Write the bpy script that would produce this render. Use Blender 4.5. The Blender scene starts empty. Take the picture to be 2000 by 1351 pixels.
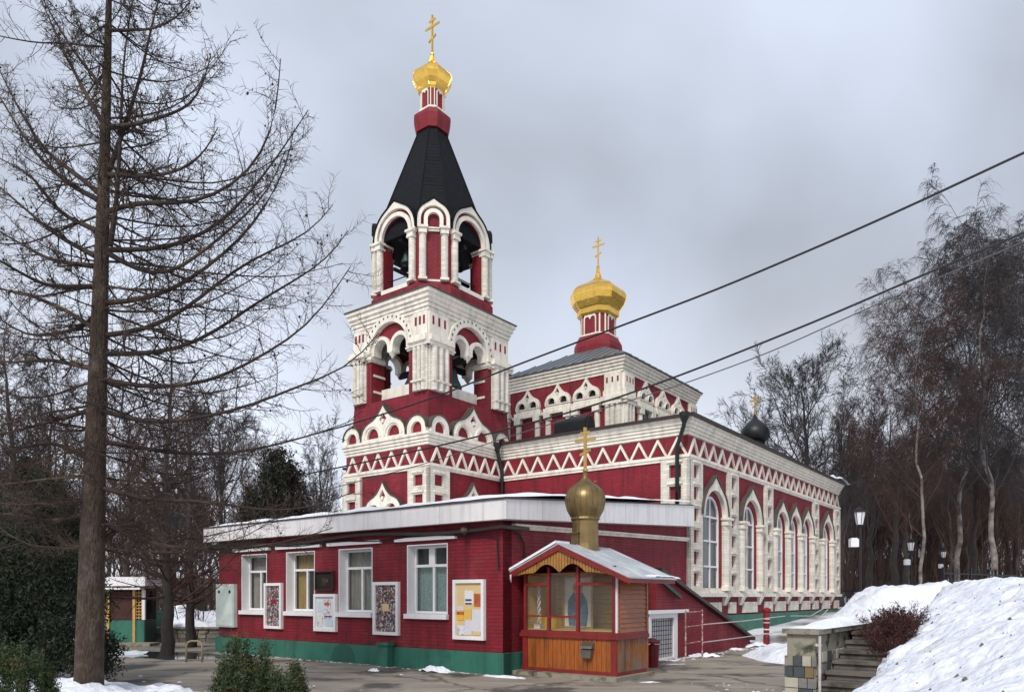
import bpy, bmesh, math, random
import numpy as np
from mathutils import Matrix, Vector, noise
from mathutils.geometry import tessellate_polygon
rnd = random.Random(7)
rng = np.random.default_rng(11)
scene = bpy.context.scene
col = scene.collection
R = math.radians

# ------------------------------------------------------------------ camera, sky, sun, exposure
EYE = 1.65
cd = bpy.data.cameras.new('camera'); cam = bpy.data.objects.new('camera', cd); col.objects.link(cam)
cam.location = (0, 0, EYE); cam.rotation_euler = (R(90), 0, 0)
cd.sensor_width = 36; cd.lens = 36 * 1455 / 2000
cd.shift_y = (1163 - 675.5) / 2000
cd.clip_end = 3000
scene.camera = cam
SUN_EL, SUN_AZ = 42, 200          # azimuth clockwise from +Y (behind the camera, slightly left)
world = bpy.data.worlds.new('World'); scene.world = world; world.use_nodes = True
nt = world.node_tree; nt.nodes.clear()
def wn(t, **k):
    n = nt.nodes.new(t)
    for a, b in k.items(): setattr(n, a, b)
    return n
out = wn('ShaderNodeOutputWorld'); bg = wn('ShaderNodeBackground'); bg.inputs['Strength'].default_value = 0.1
sky = wn('ShaderNodeTexSky'); sky.sky_type = 'NISHITA'; sky.sun_disc = False
sky.sun_elevation = R(SUN_EL); sky.sun_rotation = R(SUN_AZ); sky.air_density = 1.0; sky.dust_density = 2.0
tc = wn('ShaderNodeTexCoord')
mp = wn('ShaderNodeMapping'); mp.inputs['Scale'].default_value = (1.5, 1.5, 1.35); mp.inputs['Location'].default_value = (0.35, 0.0, 0.55)
n1 = wn('ShaderNodeTexNoise'); n1.inputs['Scale'].default_value = 1.25; n1.inputs['Detail'].default_value = 6; n1.inputs['Roughness'].default_value = 0.42; n1.inputs['Distortion'].default_value = 0.35
cr = wn('ShaderNodeValToRGB')
cr.color_ramp.elements[0].position = 0.33; cr.color_ramp.elements[0].color = (0.205, 0.218, 0.240, 1)
cr.color_ramp.elements[1].position = 0.66; cr.color_ramp.elements[1].color = (0.45, 0.495, 0.585, 1)
sep = wn('ShaderNodeSeparateXYZ')
rz = wn('ShaderNodeMapRange'); rz.inputs['From Min'].default_value = 0.0; rz.inputs['From Max'].default_value = 0.42; rz.inputs['To Min'].default_value = 1.0; rz.inputs['To Max'].default_value = 0.0
hm = wn('ShaderNodeMixRGB', blend_type='MIX'); hm.inputs['Color2'].default_value = (0.64, 0.665, 0.73, 1)
hmul = wn('ShaderNodeMath', operation='MULTIPLY'); hmul.inputs[1].default_value = 0.85
sc10 = wn('ShaderNodeMixRGB', blend_type='MULTIPLY'); sc10.inputs['Fac'].default_value = 1.0; sc10.inputs['Color2'].default_value = (10, 10, 10, 1)
mixs = wn('ShaderNodeMixRGB', blend_type='MIX'); mixs.inputs['Fac'].default_value = 0.93
L = nt.links.new
L(tc.outputs['Generated'], mp.inputs['Vector']); L(mp.outputs['Vector'], n1.inputs['Vector']); L(n1.outputs['Fac'], cr.inputs['Fac'])
L(tc.outputs['Generated'], sep.inputs['Vector']); L(sep.outputs['Z'], rz.inputs['Value']); L(rz.outputs['Result'], hmul.inputs[0])
L(cr.outputs['Color'], hm.inputs['Color1']); L(hmul.outputs['Value'], hm.inputs['Fac'])
L(hm.outputs['Color'], sc10.inputs['Color1']); L(sky.outputs['Color'], mixs.inputs['Color1']); L(sc10.outputs['Color'], mixs.inputs['Color2'])
L(mixs.outputs['Color'], bg.inputs['Color']); L(bg.outputs['Background'], out.inputs['Surface'])
sd = bpy.data.lights.new('sun', 'SUN'); sun = bpy.data.objects.new('sun', sd); col.objects.link(sun)
sd.energy = 1.5; sd.angle = R(14); sd.color = (1.0, 0.955, 0.89)
_d = Vector((math.sin(R(SUN_AZ)) * math.cos(R(SUN_EL)), math.cos(R(SUN_AZ)) * math.cos(R(SUN_EL)), math.sin(R(SUN_EL))))
sun.rotation_euler = _d.to_track_quat('Z', 'Y').to_euler(); sun.location = (0, -10, 30)
scene.view_settings.view_transform = 'Standard'; scene.view_settings.look = 'None'
scene.view_settings.exposure = 0.78; scene.view_settings.gamma = 1; scene.view_settings.use_curve_mapping = False

# ------------------------------------------------------------------ materials
def mat(name, color, rough=0.8, metal=0.0, var=0.15, vscale=3.0, bump=0.0, bscale=40.0, brick=None, color2=None, c2fac=(0.5, 0.7), c2scale=1.5, grain=None, detail=6, c2coord='Object', spec=None, streak=0.0, speck=None, cracks=None):
    m = bpy.data.materials.new(name); m.use_nodes = True
    t = m.node_tree; N = t.nodes; K = t.links.new
    b = N['Principled BSDF']; b.inputs['Roughness'].default_value = rough; b.inputs['Metallic'].default_value = metal
    if spec is not None: b.inputs['Specular IOR Level'].default_value = spec
    co = N.new('ShaderNodeTexCoord'); vec = co.outputs['Object']
    if grain:
        g = N.new('ShaderNodeMapping'); g.inputs['Scale'].default_value = grain; K(vec, g.inputs['Vector']); gvec = g.outputs['Vector']
    else: gvec = vec
    n = N.new('ShaderNodeTexNoise'); n.inputs['Scale'].default_value = vscale; n.inputs['Detail'].default_value = detail; n.inputs['Roughness'].default_value = 0.65; K(gvec, n.inputs['Vector'])
    mr = N.new('ShaderNodeMapRange'); mr.inputs['From Min'].default_value = 0.25; mr.inputs['From Max'].default_value = 0.75
    mr.inputs['To Min'].default_value = 1 - var; mr.inputs['To Max'].default_value = 1 + var; K(n.outputs['Fac'], mr.inputs['Value'])
    mul = N.new('ShaderNodeMixRGB'); mul.blend_type = 'MULTIPLY'; mul.inputs['Fac'].default_value = 1; mul.inputs['Color1'].default_value = (*color, 1)
    K(mr.outputs['Result'], mul.inputs['Color2']); c = mul.outputs['Color']
    if color2:
        n2 = N.new('ShaderNodeTexNoise'); n2.inputs['Scale'].default_value = c2scale; n2.inputs['Detail'].default_value = 7; n2.inputs['Roughness'].default_value = 0.6; K(co.outputs[c2coord], n2.inputs['Vector'])
        r2 = N.new('ShaderNodeMapRange'); r2.inputs['From Min'].default_value = c2fac[0]; r2.inputs['From Max'].default_value = c2fac[1]; K(n2.outputs['Fac'], r2.inputs['Value'])
        mx = N.new('ShaderNodeMixRGB'); mx.inputs['Color2'].default_value = (*color2, 1); K(r2.outputs['Result'], mx.inputs['Fac']); K(c, mx.inputs['Color1']); c = mx.outputs['Color']
    if streak:
        sg = N.new('ShaderNodeMapping'); sg.inputs['Scale'].default_value = (5, 5, 0.55); K(vec, sg.inputs['Vector'])
        sn = N.new('ShaderNodeTexNoise'); sn.inputs['Scale'].default_value = 1.1; sn.inputs['Detail'].default_value = 5; K(sg.outputs['Vector'], sn.inputs['Vector'])
        sr = N.new('ShaderNodeMapRange'); sr.inputs['From Min'].default_value = 0.48; sr.inputs['From Max'].default_value = 0.72; sr.inputs['To Min'].default_value = 1; sr.inputs['To Max'].default_value = 1 - streak; K(sn.outputs['Fac'], sr.inputs['Value'])
        sm_ = N.new('ShaderNodeMixRGB'); sm_.blend_type = 'MULTIPLY'; sm_.inputs['Fac'].default_value = 1; K(c, sm_.inputs['Color1']); K(sr.outputs['Result'], sm_.inputs['Color2']); c = sm_.outputs['Color']
    if speck:
        kn = N.new('ShaderNodeTexNoise'); kn.inputs['Scale'].default_value = speck[0]; kn.inputs['Detail'].default_value = 3; kn.inputs['Roughness'].default_value = 0.8; K(vec, kn.inputs['Vector'])
        kr = N.new('ShaderNodeMapRange'); kr.inputs['From Min'].default_value = speck[1]; kr.inputs['From Max'].default_value = speck[1] + 0.05; K(kn.outputs['Fac'], kr.inputs['Value'])
        km = N.new('ShaderNodeMixRGB'); km.inputs['Color2'].default_value = (*speck[2], 1); K(kr.outputs['Result'], km.inputs['Fac']); K(c, km.inputs['Color1']); c = km.outputs['Color']
    if cracks:
        vo = N.new('ShaderNodeTexVoronoi'); vo.feature = 'DISTANCE_TO_EDGE'; vo.inputs['Scale'].default_value = cracks
        dn_ = N.new('ShaderNodeTexNoise'); dn_.inputs['Scale'].default_value = 2.5; dn_.inputs['Detail'].default_value = 5; K(vec, dn_.inputs['Vector'])
        dm_ = N.new('ShaderNodeMixRGB'); dm_.inputs['Fac'].default_value = 0.35; K(vec, dm_.inputs['Color1']); K(dn_.outputs['Color'], dm_.inputs['Color2']); K(dm_.outputs['Color'], vo.inputs['Vector'])
        cr_ = N.new('ShaderNodeMapRange'); cr_.inputs['From Min'].default_value = 0.0; cr_.inputs['From Max'].default_value = 0.018; cr_.inputs['To Min'].default_value = 0.35; cr_.inputs['To Max'].default_value = 1; K(vo.outputs['Distance'], cr_.inputs['Value'])
        cm_ = N.new('ShaderNodeMixRGB'); cm_.blend_type = 'MULTIPLY'; cm_.inputs['Fac'].default_value = 1; K(c, cm_.inputs['Color1']); K(cr_.outputs['Result'], cm_.inputs['Color2']); c = cm_.outputs['Color']
    hgt = None
    if brick:
        bw, bh, depth, dark = brick
        s = N.new('ShaderNodeSeparateXYZ'); K(vec, s.inputs['Vector'])
        ad = N.new('ShaderNodeMath'); ad.operation = 'ADD'; K(s.outputs['X'], ad.inputs[0]); K(s.outputs['Y'], ad.inputs[1])
        cb = N.new('ShaderNodeCombineXYZ'); K(ad.outputs[0], cb.inputs['X']); K(s.outputs['Z'], cb.inputs['Y'])
        bt = N.new('ShaderNodeTexBrick'); bt.inputs['Scale'].default_value = 1; bt.inputs['Brick Width'].default_value = bw; bt.inputs['Row Height'].default_value = bh
        bt.inputs['Mortar Size'].default_value = 0.008; bt.inputs['Mortar Smooth'].default_value = 0.6
        bt.inputs['Color1'].default_value = (1, 1, 1, 1); bt.inputs['Color2'].default_value = (0.8, 0.8, 0.8, 1); bt.inputs['Mortar'].default_value = (dark, dark, dark, 1)
        K(cb.outputs[0], bt.inputs['Vector'])
        mb = N.new('ShaderNodeMixRGB'); mb.blend_type = 'MULTIPLY'; mb.inputs['Fac'].default_value = 1; K(c, mb.inputs['Color1']); K(bt.outputs['Color'], mb.inputs['Color2']); c = mb.outputs['Color']
        hb = N.new('ShaderNodeBump'); hb.invert = True; hb.inputs['Strength'].default_value = 0.9; hb.inputs['Distance'].default_value = depth; K(bt.outputs['Fac'], hb.inputs['Height']); hgt = hb.outputs['Normal']
    if bump:
        n3 = N.new('ShaderNodeTexNoise'); n3.inputs['Scale'].default_value = bscale; n3.inputs['Detail'].default_value = 6; K(gvec, n3.inputs['Vector'])
        bp = N.new('ShaderNodeBump'); bp.inputs['Strength'].default_value = 0.8; bp.inputs['Distance'].default_value = bump; K(n3.outputs['Fac'], bp.inputs['Height'])
        if hgt is not None: K(hgt, bp.inputs['Normal'])
        hgt = bp.outputs['Normal']
    if hgt is not None: K(hgt, b.inputs['Normal'])
    K(c, b.inputs['Base Color'])
    return m
RED = (0.232, 0.0065, 0.019)
M = {}
M['red'] = mat('red_brick', RED, 0.7, var=0.22, vscale=1.6, brick=(0.26, 0.078, 0.012, 0.66), bump=0.004, bscale=25, color2=(0.30, 0.045, 0.05), c2fac=(0.52, 0.80), c2scale=0.9, streak=0.45)
M['redworn'] = mat('worn_red_brick', RED, 0.7, var=0.22, vscale=1.6, brick=(0.26, 0.078, 0.012, 0.66), bump=0.004, bscale=25, color2=(0.62, 0.42, 0.42), c2fac=(0.69, 0.72), c2scale=2.6, streak=0.45)
M['redplain'] = mat('red_paint', (0.215, 0.006, 0.014), 0.6, var=0.3, streak=0.4, bump=0.003, bscale=20)
M['redwood'] = mat('red_painted_wood', (0.21, 0.015, 0.014), 0.5, streak=0.3, var=0.2, vscale=6, bump=0.002, bscale=60)
M['cream'] = mat('cream_trim', (0.78, 0.73, 0.63), 0.8, var=0.14, vscale=2.5, streak=0.26, brick=(0.30, 0.085, 0.008, 0.80), bump=0.004, bscale=18, color2=(0.50, 0.42, 0.34), c2fac=(0.60, 0.80), c2scale=2.2)
M['creamsm'] = mat('cream_plaster', (0.78, 0.73, 0.63), 0.8, var=0.14, vscale=2.5, streak=0.26, bump=0.004, bscale=18, color2=(0.52, 0.45, 0.36), c2fac=(0.62, 0.82), c2scale=2.8)
M['white'] = mat('white_paint', (0.80, 0.79, 0.80), 0.5, var=0.06, vscale=5, bump=0.001)
M['fascia'] = mat('white_sheet_fascia', (0.80, 0.77, 0.77), 0.45, var=0.05, streak=0.22, vscale=2, color2=(0.55, 0.52, 0.52), c2fac=(0.62, 0.8), c2scale=3)
M['green'] = mat('green_plinth_paint', (0.028, 0.15, 0.105), 0.6, streak=0.35, speck=(9, 0.68, (0.10, 0.11, 0.09)), var=0.2, vscale=2, bump=0.006, bscale=15, color2=(0.015, 0.06, 0.045), c2fac=(0.58, 0.8), c2scale=1.8)
M['greendark'] = mat('dark_green_paint', (0.008, 0.045, 0.035), 0.5, var=0.2)
M['greenmid'] = mat('faded_green_paint', (0.016, 0.10, 0.07), 0.6, var=0.2)
M['joint'] = mat('sheet_joint_grey', (0.50, 0.47, 0.47), 0.6, var=0.1)  # plain grey for the fascia sheet joints, darker than the sheets
M['ochrepale'] = mat('worn_tan_metal', (0.30, 0.23, 0.15), 0.6, var=0.3)
M['black'] = mat('black_sheet_metal', (0.012, 0.013, 0.016), 0.45, metal=0.2, var=0.3, bump=0.003)
M['tent'] = mat('black_roof_scales', (0.006, 0.007, 0.010), 0.75, var=0.5, vscale=6, brick=(0.16, 0.14, 0.02, 0.5), spec=0.2)
M['brownroof'] = mat('dark_brown_eave', (0.028, 0.016, 0.014), 0.5, var=0.3)
M['flash'] = mat('dark_flashing', (0.07, 0.055, 0.045), 0.6, var=0.3)
M['greyroof'] = mat('grey_seam_roof', (0.15, 0.17, 0.185), 0.45, metal=0.3, var=0.2, vscale=2)
M['kioskroof'] = mat('galvanised_roof', (0.40, 0.43, 0.46), 0.45, metal=0.0, var=0.1, vscale=2, color2=(0.62, 0.65, 0.68), c2fac=(0.5, 0.75), c2scale=1.5)
M['gold'] = mat('gilded_metal', (0.98, 0.60, 0.125), 0.27, metal=1.0, var=0.22, vscale=5, bump=0.012, bscale=3)
M['brass'] = mat('dull_brass', (0.25, 0.175, 0.075), 0.40, metal=0.8, var=0.2, vscale=5, color2=(0.12, 0.10, 0.05), c2fac=(0.5, 0.8), c2scale=4)
M['goldold'] = mat('old_gilt', (0.58, 0.38, 0.12), 0.5, metal=0.6, var=0.2)
M['snow'] = mat('snow', (0.83, 0.85, 0.90), 0.75, var=0.08, vscale=6, bump=0.035, bscale=14, speck=(22, 0.70, (0.25, 0.22, 0.20)))
M['snowbank'] = mat('old_snow', (0.80, 0.83, 0.91), 0.7, var=0.16, vscale=4, bump=0.09, bscale=7, color2=(0.42, 0.41, 0.42), c2fac=(0.56, 0.76), c2scale=1.3, speck=(13, 0.70, (0.10, 0.085, 0.075)))
M['snowground'] = mat('trodden_snow', (0.66, 0.68, 0.73), 0.8, var=0.15, vscale=1, bump=0.03, bscale=3, color2=(0.13, 0.11, 0.09), c2fac=(0.50, 0.62), c2scale=0.22)
M['asphalt'] = mat('wet_asphalt', (0.29, 0.252, 0.205), 0.7, var=0.38, vscale=1.1, bump=0.006, bscale=60, color2=(0.075, 0.068, 0.062), c2fac=(0.52, 0.62), c2scale=0.6, speck=(30, 0.68, (0.10, 0.09, 0.08)), cracks=0.35, grain=(0.45, 1.6, 1))
M['puddle'] = mat('puddle_water', (0.05, 0.055, 0.065), 0.06, var=0.1)
M['concrete'] = mat('mossy_concrete', (0.26, 0.24, 0.185), 0.85, var=0.25, vscale=3, bump=0.015, bscale=12, color2=(0.045, 0.045, 0.03), c2fac=(0.52, 0.64), c2scale=3.2)
M['slab'] = mat('stair_slab', (0.135, 0.12, 0.10), 0.8, var=0.3, vscale=3, bump=0.01, bscale=14, color2=(0.05, 0.045, 0.035), c2fac=(0.5, 0.65), c2scale=2.4)
M['stone_blue'] = mat('blue_grey_stone', (0.055, 0.065, 0.07), 0.7, var=0.3, bump=0.01, bscale=12)
M['stone_tan'] = mat('tan_stone', (0.19, 0.135, 0.065), 0.8, var=0.3, bump=0.01, bscale=12)
M['stone_pale'] = mat('pale_stone', (0.42, 0.40, 0.32), 0.8, var=0.25, bump=0.01, bscale=12)
M['stone_grey'] = mat('grey_stone', (0.20, 0.19, 0.17), 0.8, var=0.3, bump=0.01, bscale=12)
M['wood'] = mat('varnished_wood', (0.33, 0.092, 0.014), 0.38, var=0.45, streak=0.5, vscale=5, grain=(9, 9, 0.9), bump=0.002, bscale=20, color2=(0.13, 0.05, 0.02), c2fac=(0.56, 0.8), c2scale=2.2)
M['woodh'] = mat('varnished_wood_horizontal', (0.31, 0.085, 0.018), 0.4, var=0.45, vscale=5, grain=(0.9, 0.9, 9), bump=0.002, bscale=20, color2=(0.12, 0.05, 0.03), c2fac=(0.56, 0.8), c2scale=2.2)
M['woodworn'] = mat('weathered_wood', (0.30, 0.105, 0.025), 0.6, var=0.5, streak=0.5, vscale=5, grain=(9, 9, 0.9), bump=0.003, bscale=20, color2=(0.20, 0.17, 0.14), c2fac=(0.45, 0.6), c2scale=2.5)
M['woody'] = mat('yellow_plank', (0.75, 0.55, 0.18), 0.6, var=0.2, vscale=5, grain=(0.9, 0.9, 9))
M['woodlt'] = mat('gable_planks', (0.36, 0.17, 0.04), 0.55, var=0.5, vscale=6, grain=(9, 9, 0.9), bump=0.002, bscale=20, color2=(0.12, 0.05, 0.02), c2fac=(0.5, 0.75), c2scale=4)
M['ochre'] = mat('ochre_wood', (0.50, 0.30, 0.09), 0.6, var=0.25, vscale=6)
M['bark'] = mat('larch_bark', (0.060, 0.038, 0.026), 0.95, var=0.75, vscale=14, grain=(3, 3, 0.8), bump=0.09, bscale=11, color2=(0.13, 0.105, 0.08), c2fac=(0.5, 0.75), c2scale=5)
M['twig'] = mat('dark_twigs', (0.042, 0.028, 0.022), 0.9, var=0.4, vscale=2, color2=(0.115, 0.075, 0.045), c2fac=(0.53, 0.66), c2scale=1.3)
M['twigred'] = mat('reddish_twigs', (0.060, 0.030, 0.022), 0.9, var=0.4, vscale=1)
M['twiggrey'] = mat('grey_twigs', (0.052, 0.044, 0.045), 0.9, var=0.4, vscale=1)
M['birch'] = mat('birch_bark', (0.24, 0.205, 0.18), 0.8, var=0.4, vscale=3, color2=(0.05, 0.038, 0.032), c2fac=(0.45, 0.65), c2scale=1.6)
M['trunkdark'] = mat('dark_trunk', (0.045, 0.037, 0.032), 0.9, var=0.4, vscale=4)
M['needle'] = mat('dark_needles', (0.014, 0.025, 0.011), 0.8, var=0.5, vscale=2, color2=(0.030, 0.032, 0.012), c2fac=(0.5, 0.7), c2scale=2)
M['thuja'] = mat('thuja_leaves', (0.030, 0.055, 0.016), 0.75, var=0.45, vscale=5, color2=(0.11, 0.085, 0.022), c2fac=(0.5, 0.72), c2scale=4)
M['brownneedle'] = mat('browned_needles', (0.030, 0.018, 0.010), 0.8, var=0.5, vscale=2, color2=(0.014, 0.02, 0.010), c2fac=(0.42, 0.6), c2scale=0.8)
M['bushred'] = mat('red_bush_twigs', (0.050, 0.014, 0.010), 0.8, var=0.5, vscale=3)
M['iron'] = mat('black_iron', (0.012, 0.012, 0.014), 0.5, metal=0.3, var=0.2)
M['pipe'] = mat('rusty_pipe', (0.28, 0.10, 0.085), 0.5, var=0.4, vscale=12, color2=(0.5, 0.45, 0.42), c2fac=(0.5, 0.6), c2scale=9)
M['rail'] = mat('pale_pipe', (0.5, 0.46, 0.44), 0.5, var=0.3, vscale=8)
M['dpipe'] = mat('green_downpipe', (0.004, 0.014, 0.011), 0.4, var=0.2)
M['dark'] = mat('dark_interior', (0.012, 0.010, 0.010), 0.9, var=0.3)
M['bell'] = mat('bronze_patina', (0.05, 0.085, 0.070), 0.5, metal=0.6, var=0.3)
M['curtain'] = mat('lace_curtain', (0.36, 0.50, 0.47), 0.9, var=0.35, vscale=26, detail=2)
M['curtaing'] = mat('grey_curtain', (0.40, 0.38, 0.32), 0.9, var=0.3, vscale=8, grain=(4, 1, 0.3))
M['curtainy'] = mat('yellow_curtain', (0.50, 0.32, 0.07), 0.9, var=0.4, vscale=8, grain=(4, 1, 0.3))
M['paper'] = mat('white_paper', (0.72, 0.72, 0.75), 0.7, var=0.05)
M['cork'] = mat('cream_board', (0.68, 0.50, 0.25), 0.7, var=0.08)
M['paperyellow'] = mat('yellow_paper', (0.75, 0.45, 0.03), 0.7, var=0.1)
M['paperorange'] = mat('orange_print', (0.45, 0.10, 0.03), 0.6, var=0.5, vscale=9)
M['paperblue'] = mat('blue_print', (0.06, 0.05, 0.16), 0.6, var=0.4, vscale=20)
M['paperpale'] = mat('pale_blue_paper', (0.55, 0.66, 0.76), 0.7, var=0.12, vscale=9)
M['lampglass'] = mat('lantern_glass', (0.78, 0.78, 0.82), 0.4, var=0.05)
M['cable'] = mat('cable_rubber', (0.010, 0.010, 0.012), 0.6, var=0.1)
M['cablegrey'] = mat('grey_cable', (0.08, 0.08, 0.09), 0.6, var=0.1)
M['metal'] = mat('dull_steel', (0.20, 0.19, 0.17), 0.4, metal=0.7, var=0.3)
M['blue'] = mat('icon_blue_robe', (0.12, 0.20, 0.30), 0.6, var=0.6, vscale=14)
M['skin'] = mat('icon_face', (0.22, 0.08, 0.03), 0.6, var=0.2)
M['iconground'] = mat('icon_pale_ground', (0.78, 0.80, 0.74), 0.5, var=0.2, vscale=8)
M['tealdoor'] = mat('pale_green_door', (0.62, 0.70, 0.66), 0.5, var=0.12, vscale=4)
M['farwall'] = mat('far_building', (0.35, 0.25, 0.18), 0.8, var=0.2)

def glassmat(name, tint, trans, rough=0.03):
    m = bpy.data.materials.new(name); m.use_nodes = True; t = m.node_tree; N = t.nodes; K = t.links.new
    b = N['Principled BSDF']; b.inputs['Base Color'].default_value = (*tint, 1); b.inputs['Roughness'].default_value = rough; b.inputs['Specular IOR Level'].default_value = 0.6
    tr = N.new('ShaderNodeBsdfTransparent'); mx = N.new('ShaderNodeMixShader'); mx.inputs[0].default_value = trans
    nz = N.new('ShaderNodeTexNoise'); nz.inputs['Scale'].default_value = 1.3; bp = N.new('ShaderNodeBump'); bp.inputs['Distance'].default_value = 0.02; bp.inputs['Strength'].default_value = 0.4
    K(nz.outputs['Fac'], bp.inputs['Height']); K(bp.outputs['Normal'], b.inputs['Normal'])
    K(b.outputs[0], mx.inputs[1]); K(tr.outputs[0], mx.inputs[2]); K(mx.outputs[0], N['Material Output'].inputs['Surface'])
    return m
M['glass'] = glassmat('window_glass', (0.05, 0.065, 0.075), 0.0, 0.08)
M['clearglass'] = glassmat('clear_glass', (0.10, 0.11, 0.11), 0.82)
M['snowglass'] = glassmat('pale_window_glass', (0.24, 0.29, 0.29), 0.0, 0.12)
def photomat(name, cols, s):
    m = bpy.data.materials.new(name); m.use_nodes = True; t = m.node_tree; N = t.nodes; K = t.links.new
    b = N['Principled BSDF']; b.inputs['Roughness'].default_value = 0.5
    co = N.new('ShaderNodeTexCoord'); v = N.new('ShaderNodeTexVoronoi'); v.inputs['Scale'].default_value = s; K(co.outputs['Object'], v.inputs['Vector'])
    r = N.new('ShaderNodeValToRGB'); r.color_ramp.interpolation = 'CONSTANT'
    s2 = N.new('ShaderNodeSeparateColor'); K(v.outputs['Color'], s2.inputs[0]); K(s2.outputs[0], r.inputs['Fac'])
    while len(r.color_ramp.elements) < len(cols): r.color_ramp.elements.new(0.5)
    for i, c in enumerate(cols): r.color_ramp.elements[i].position = i / len(cols); r.color_ramp.elements[i].color = (*c, 1)
    K(r.outputs['Color'], b.inputs['Base Color']); return m
def textmat(name, base, ink):
    m = mat(name, base, 0.7, var=0.04); t = m.node_tree; N = t.nodes; K = t.links.new; b = N['Principled BSDF']
    co = N.new('ShaderNodeTexCoord'); s = N.new('ShaderNodeSeparateXYZ'); K(co.outputs['Object'], s.inputs[0]); cb = N.new('ShaderNodeCombineXYZ'); K(s.outputs['X'], cb.inputs['X']); K(s.outputs['Z'], cb.inputs['Y'])
    bt = N.new('ShaderNodeTexBrick'); bt.inputs['Scale'].default_value = 1; bt.inputs['Brick Width'].default_value = 0.05; bt.inputs['Row Height'].default_value = 0.022; bt.inputs['Mortar Size'].default_value = 0.008; bt.inputs['Bias'].default_value = 0.1
    bt.inputs['Color1'].default_value = (*ink, 1); bt.inputs['Color2'].default_value = (*[(a + b_) / 2 for a, b_ in zip(base, ink)], 1); bt.inputs['Mortar'].default_value = (*base, 1); K(cb.outputs[0], bt.inputs['Vector']); K(bt.outputs['Color'], b.inputs['Base Color']); return m
M['text'] = textmat('typed_sheet', (0.70, 0.70, 0.74), (0.25, 0.25, 0.32)); M['textyellow'] = textmat('typed_yellow_sheet', (0.78, 0.50, 0.08), (0.40, 0.20, 0.05))
M['photos'] = photomat('collage_of_photographs', [(0.02, 0.02, 0.03), (0.25, 0.22, 0.24), (0.10, 0.03, 0.03), (0.5, 0.48, 0.46), (0.05, 0.06, 0.10), (0.3, 0.12, 0.08)], 26)
M['print'] = photomat('small_print', [(0.70, 0.72, 0.76), (0.62, 0.64, 0.72), (0.45, 0.50, 0.60), (0.72, 0.72, 0.74), (0.5, 0.35, 0.32)], 18)

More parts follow.
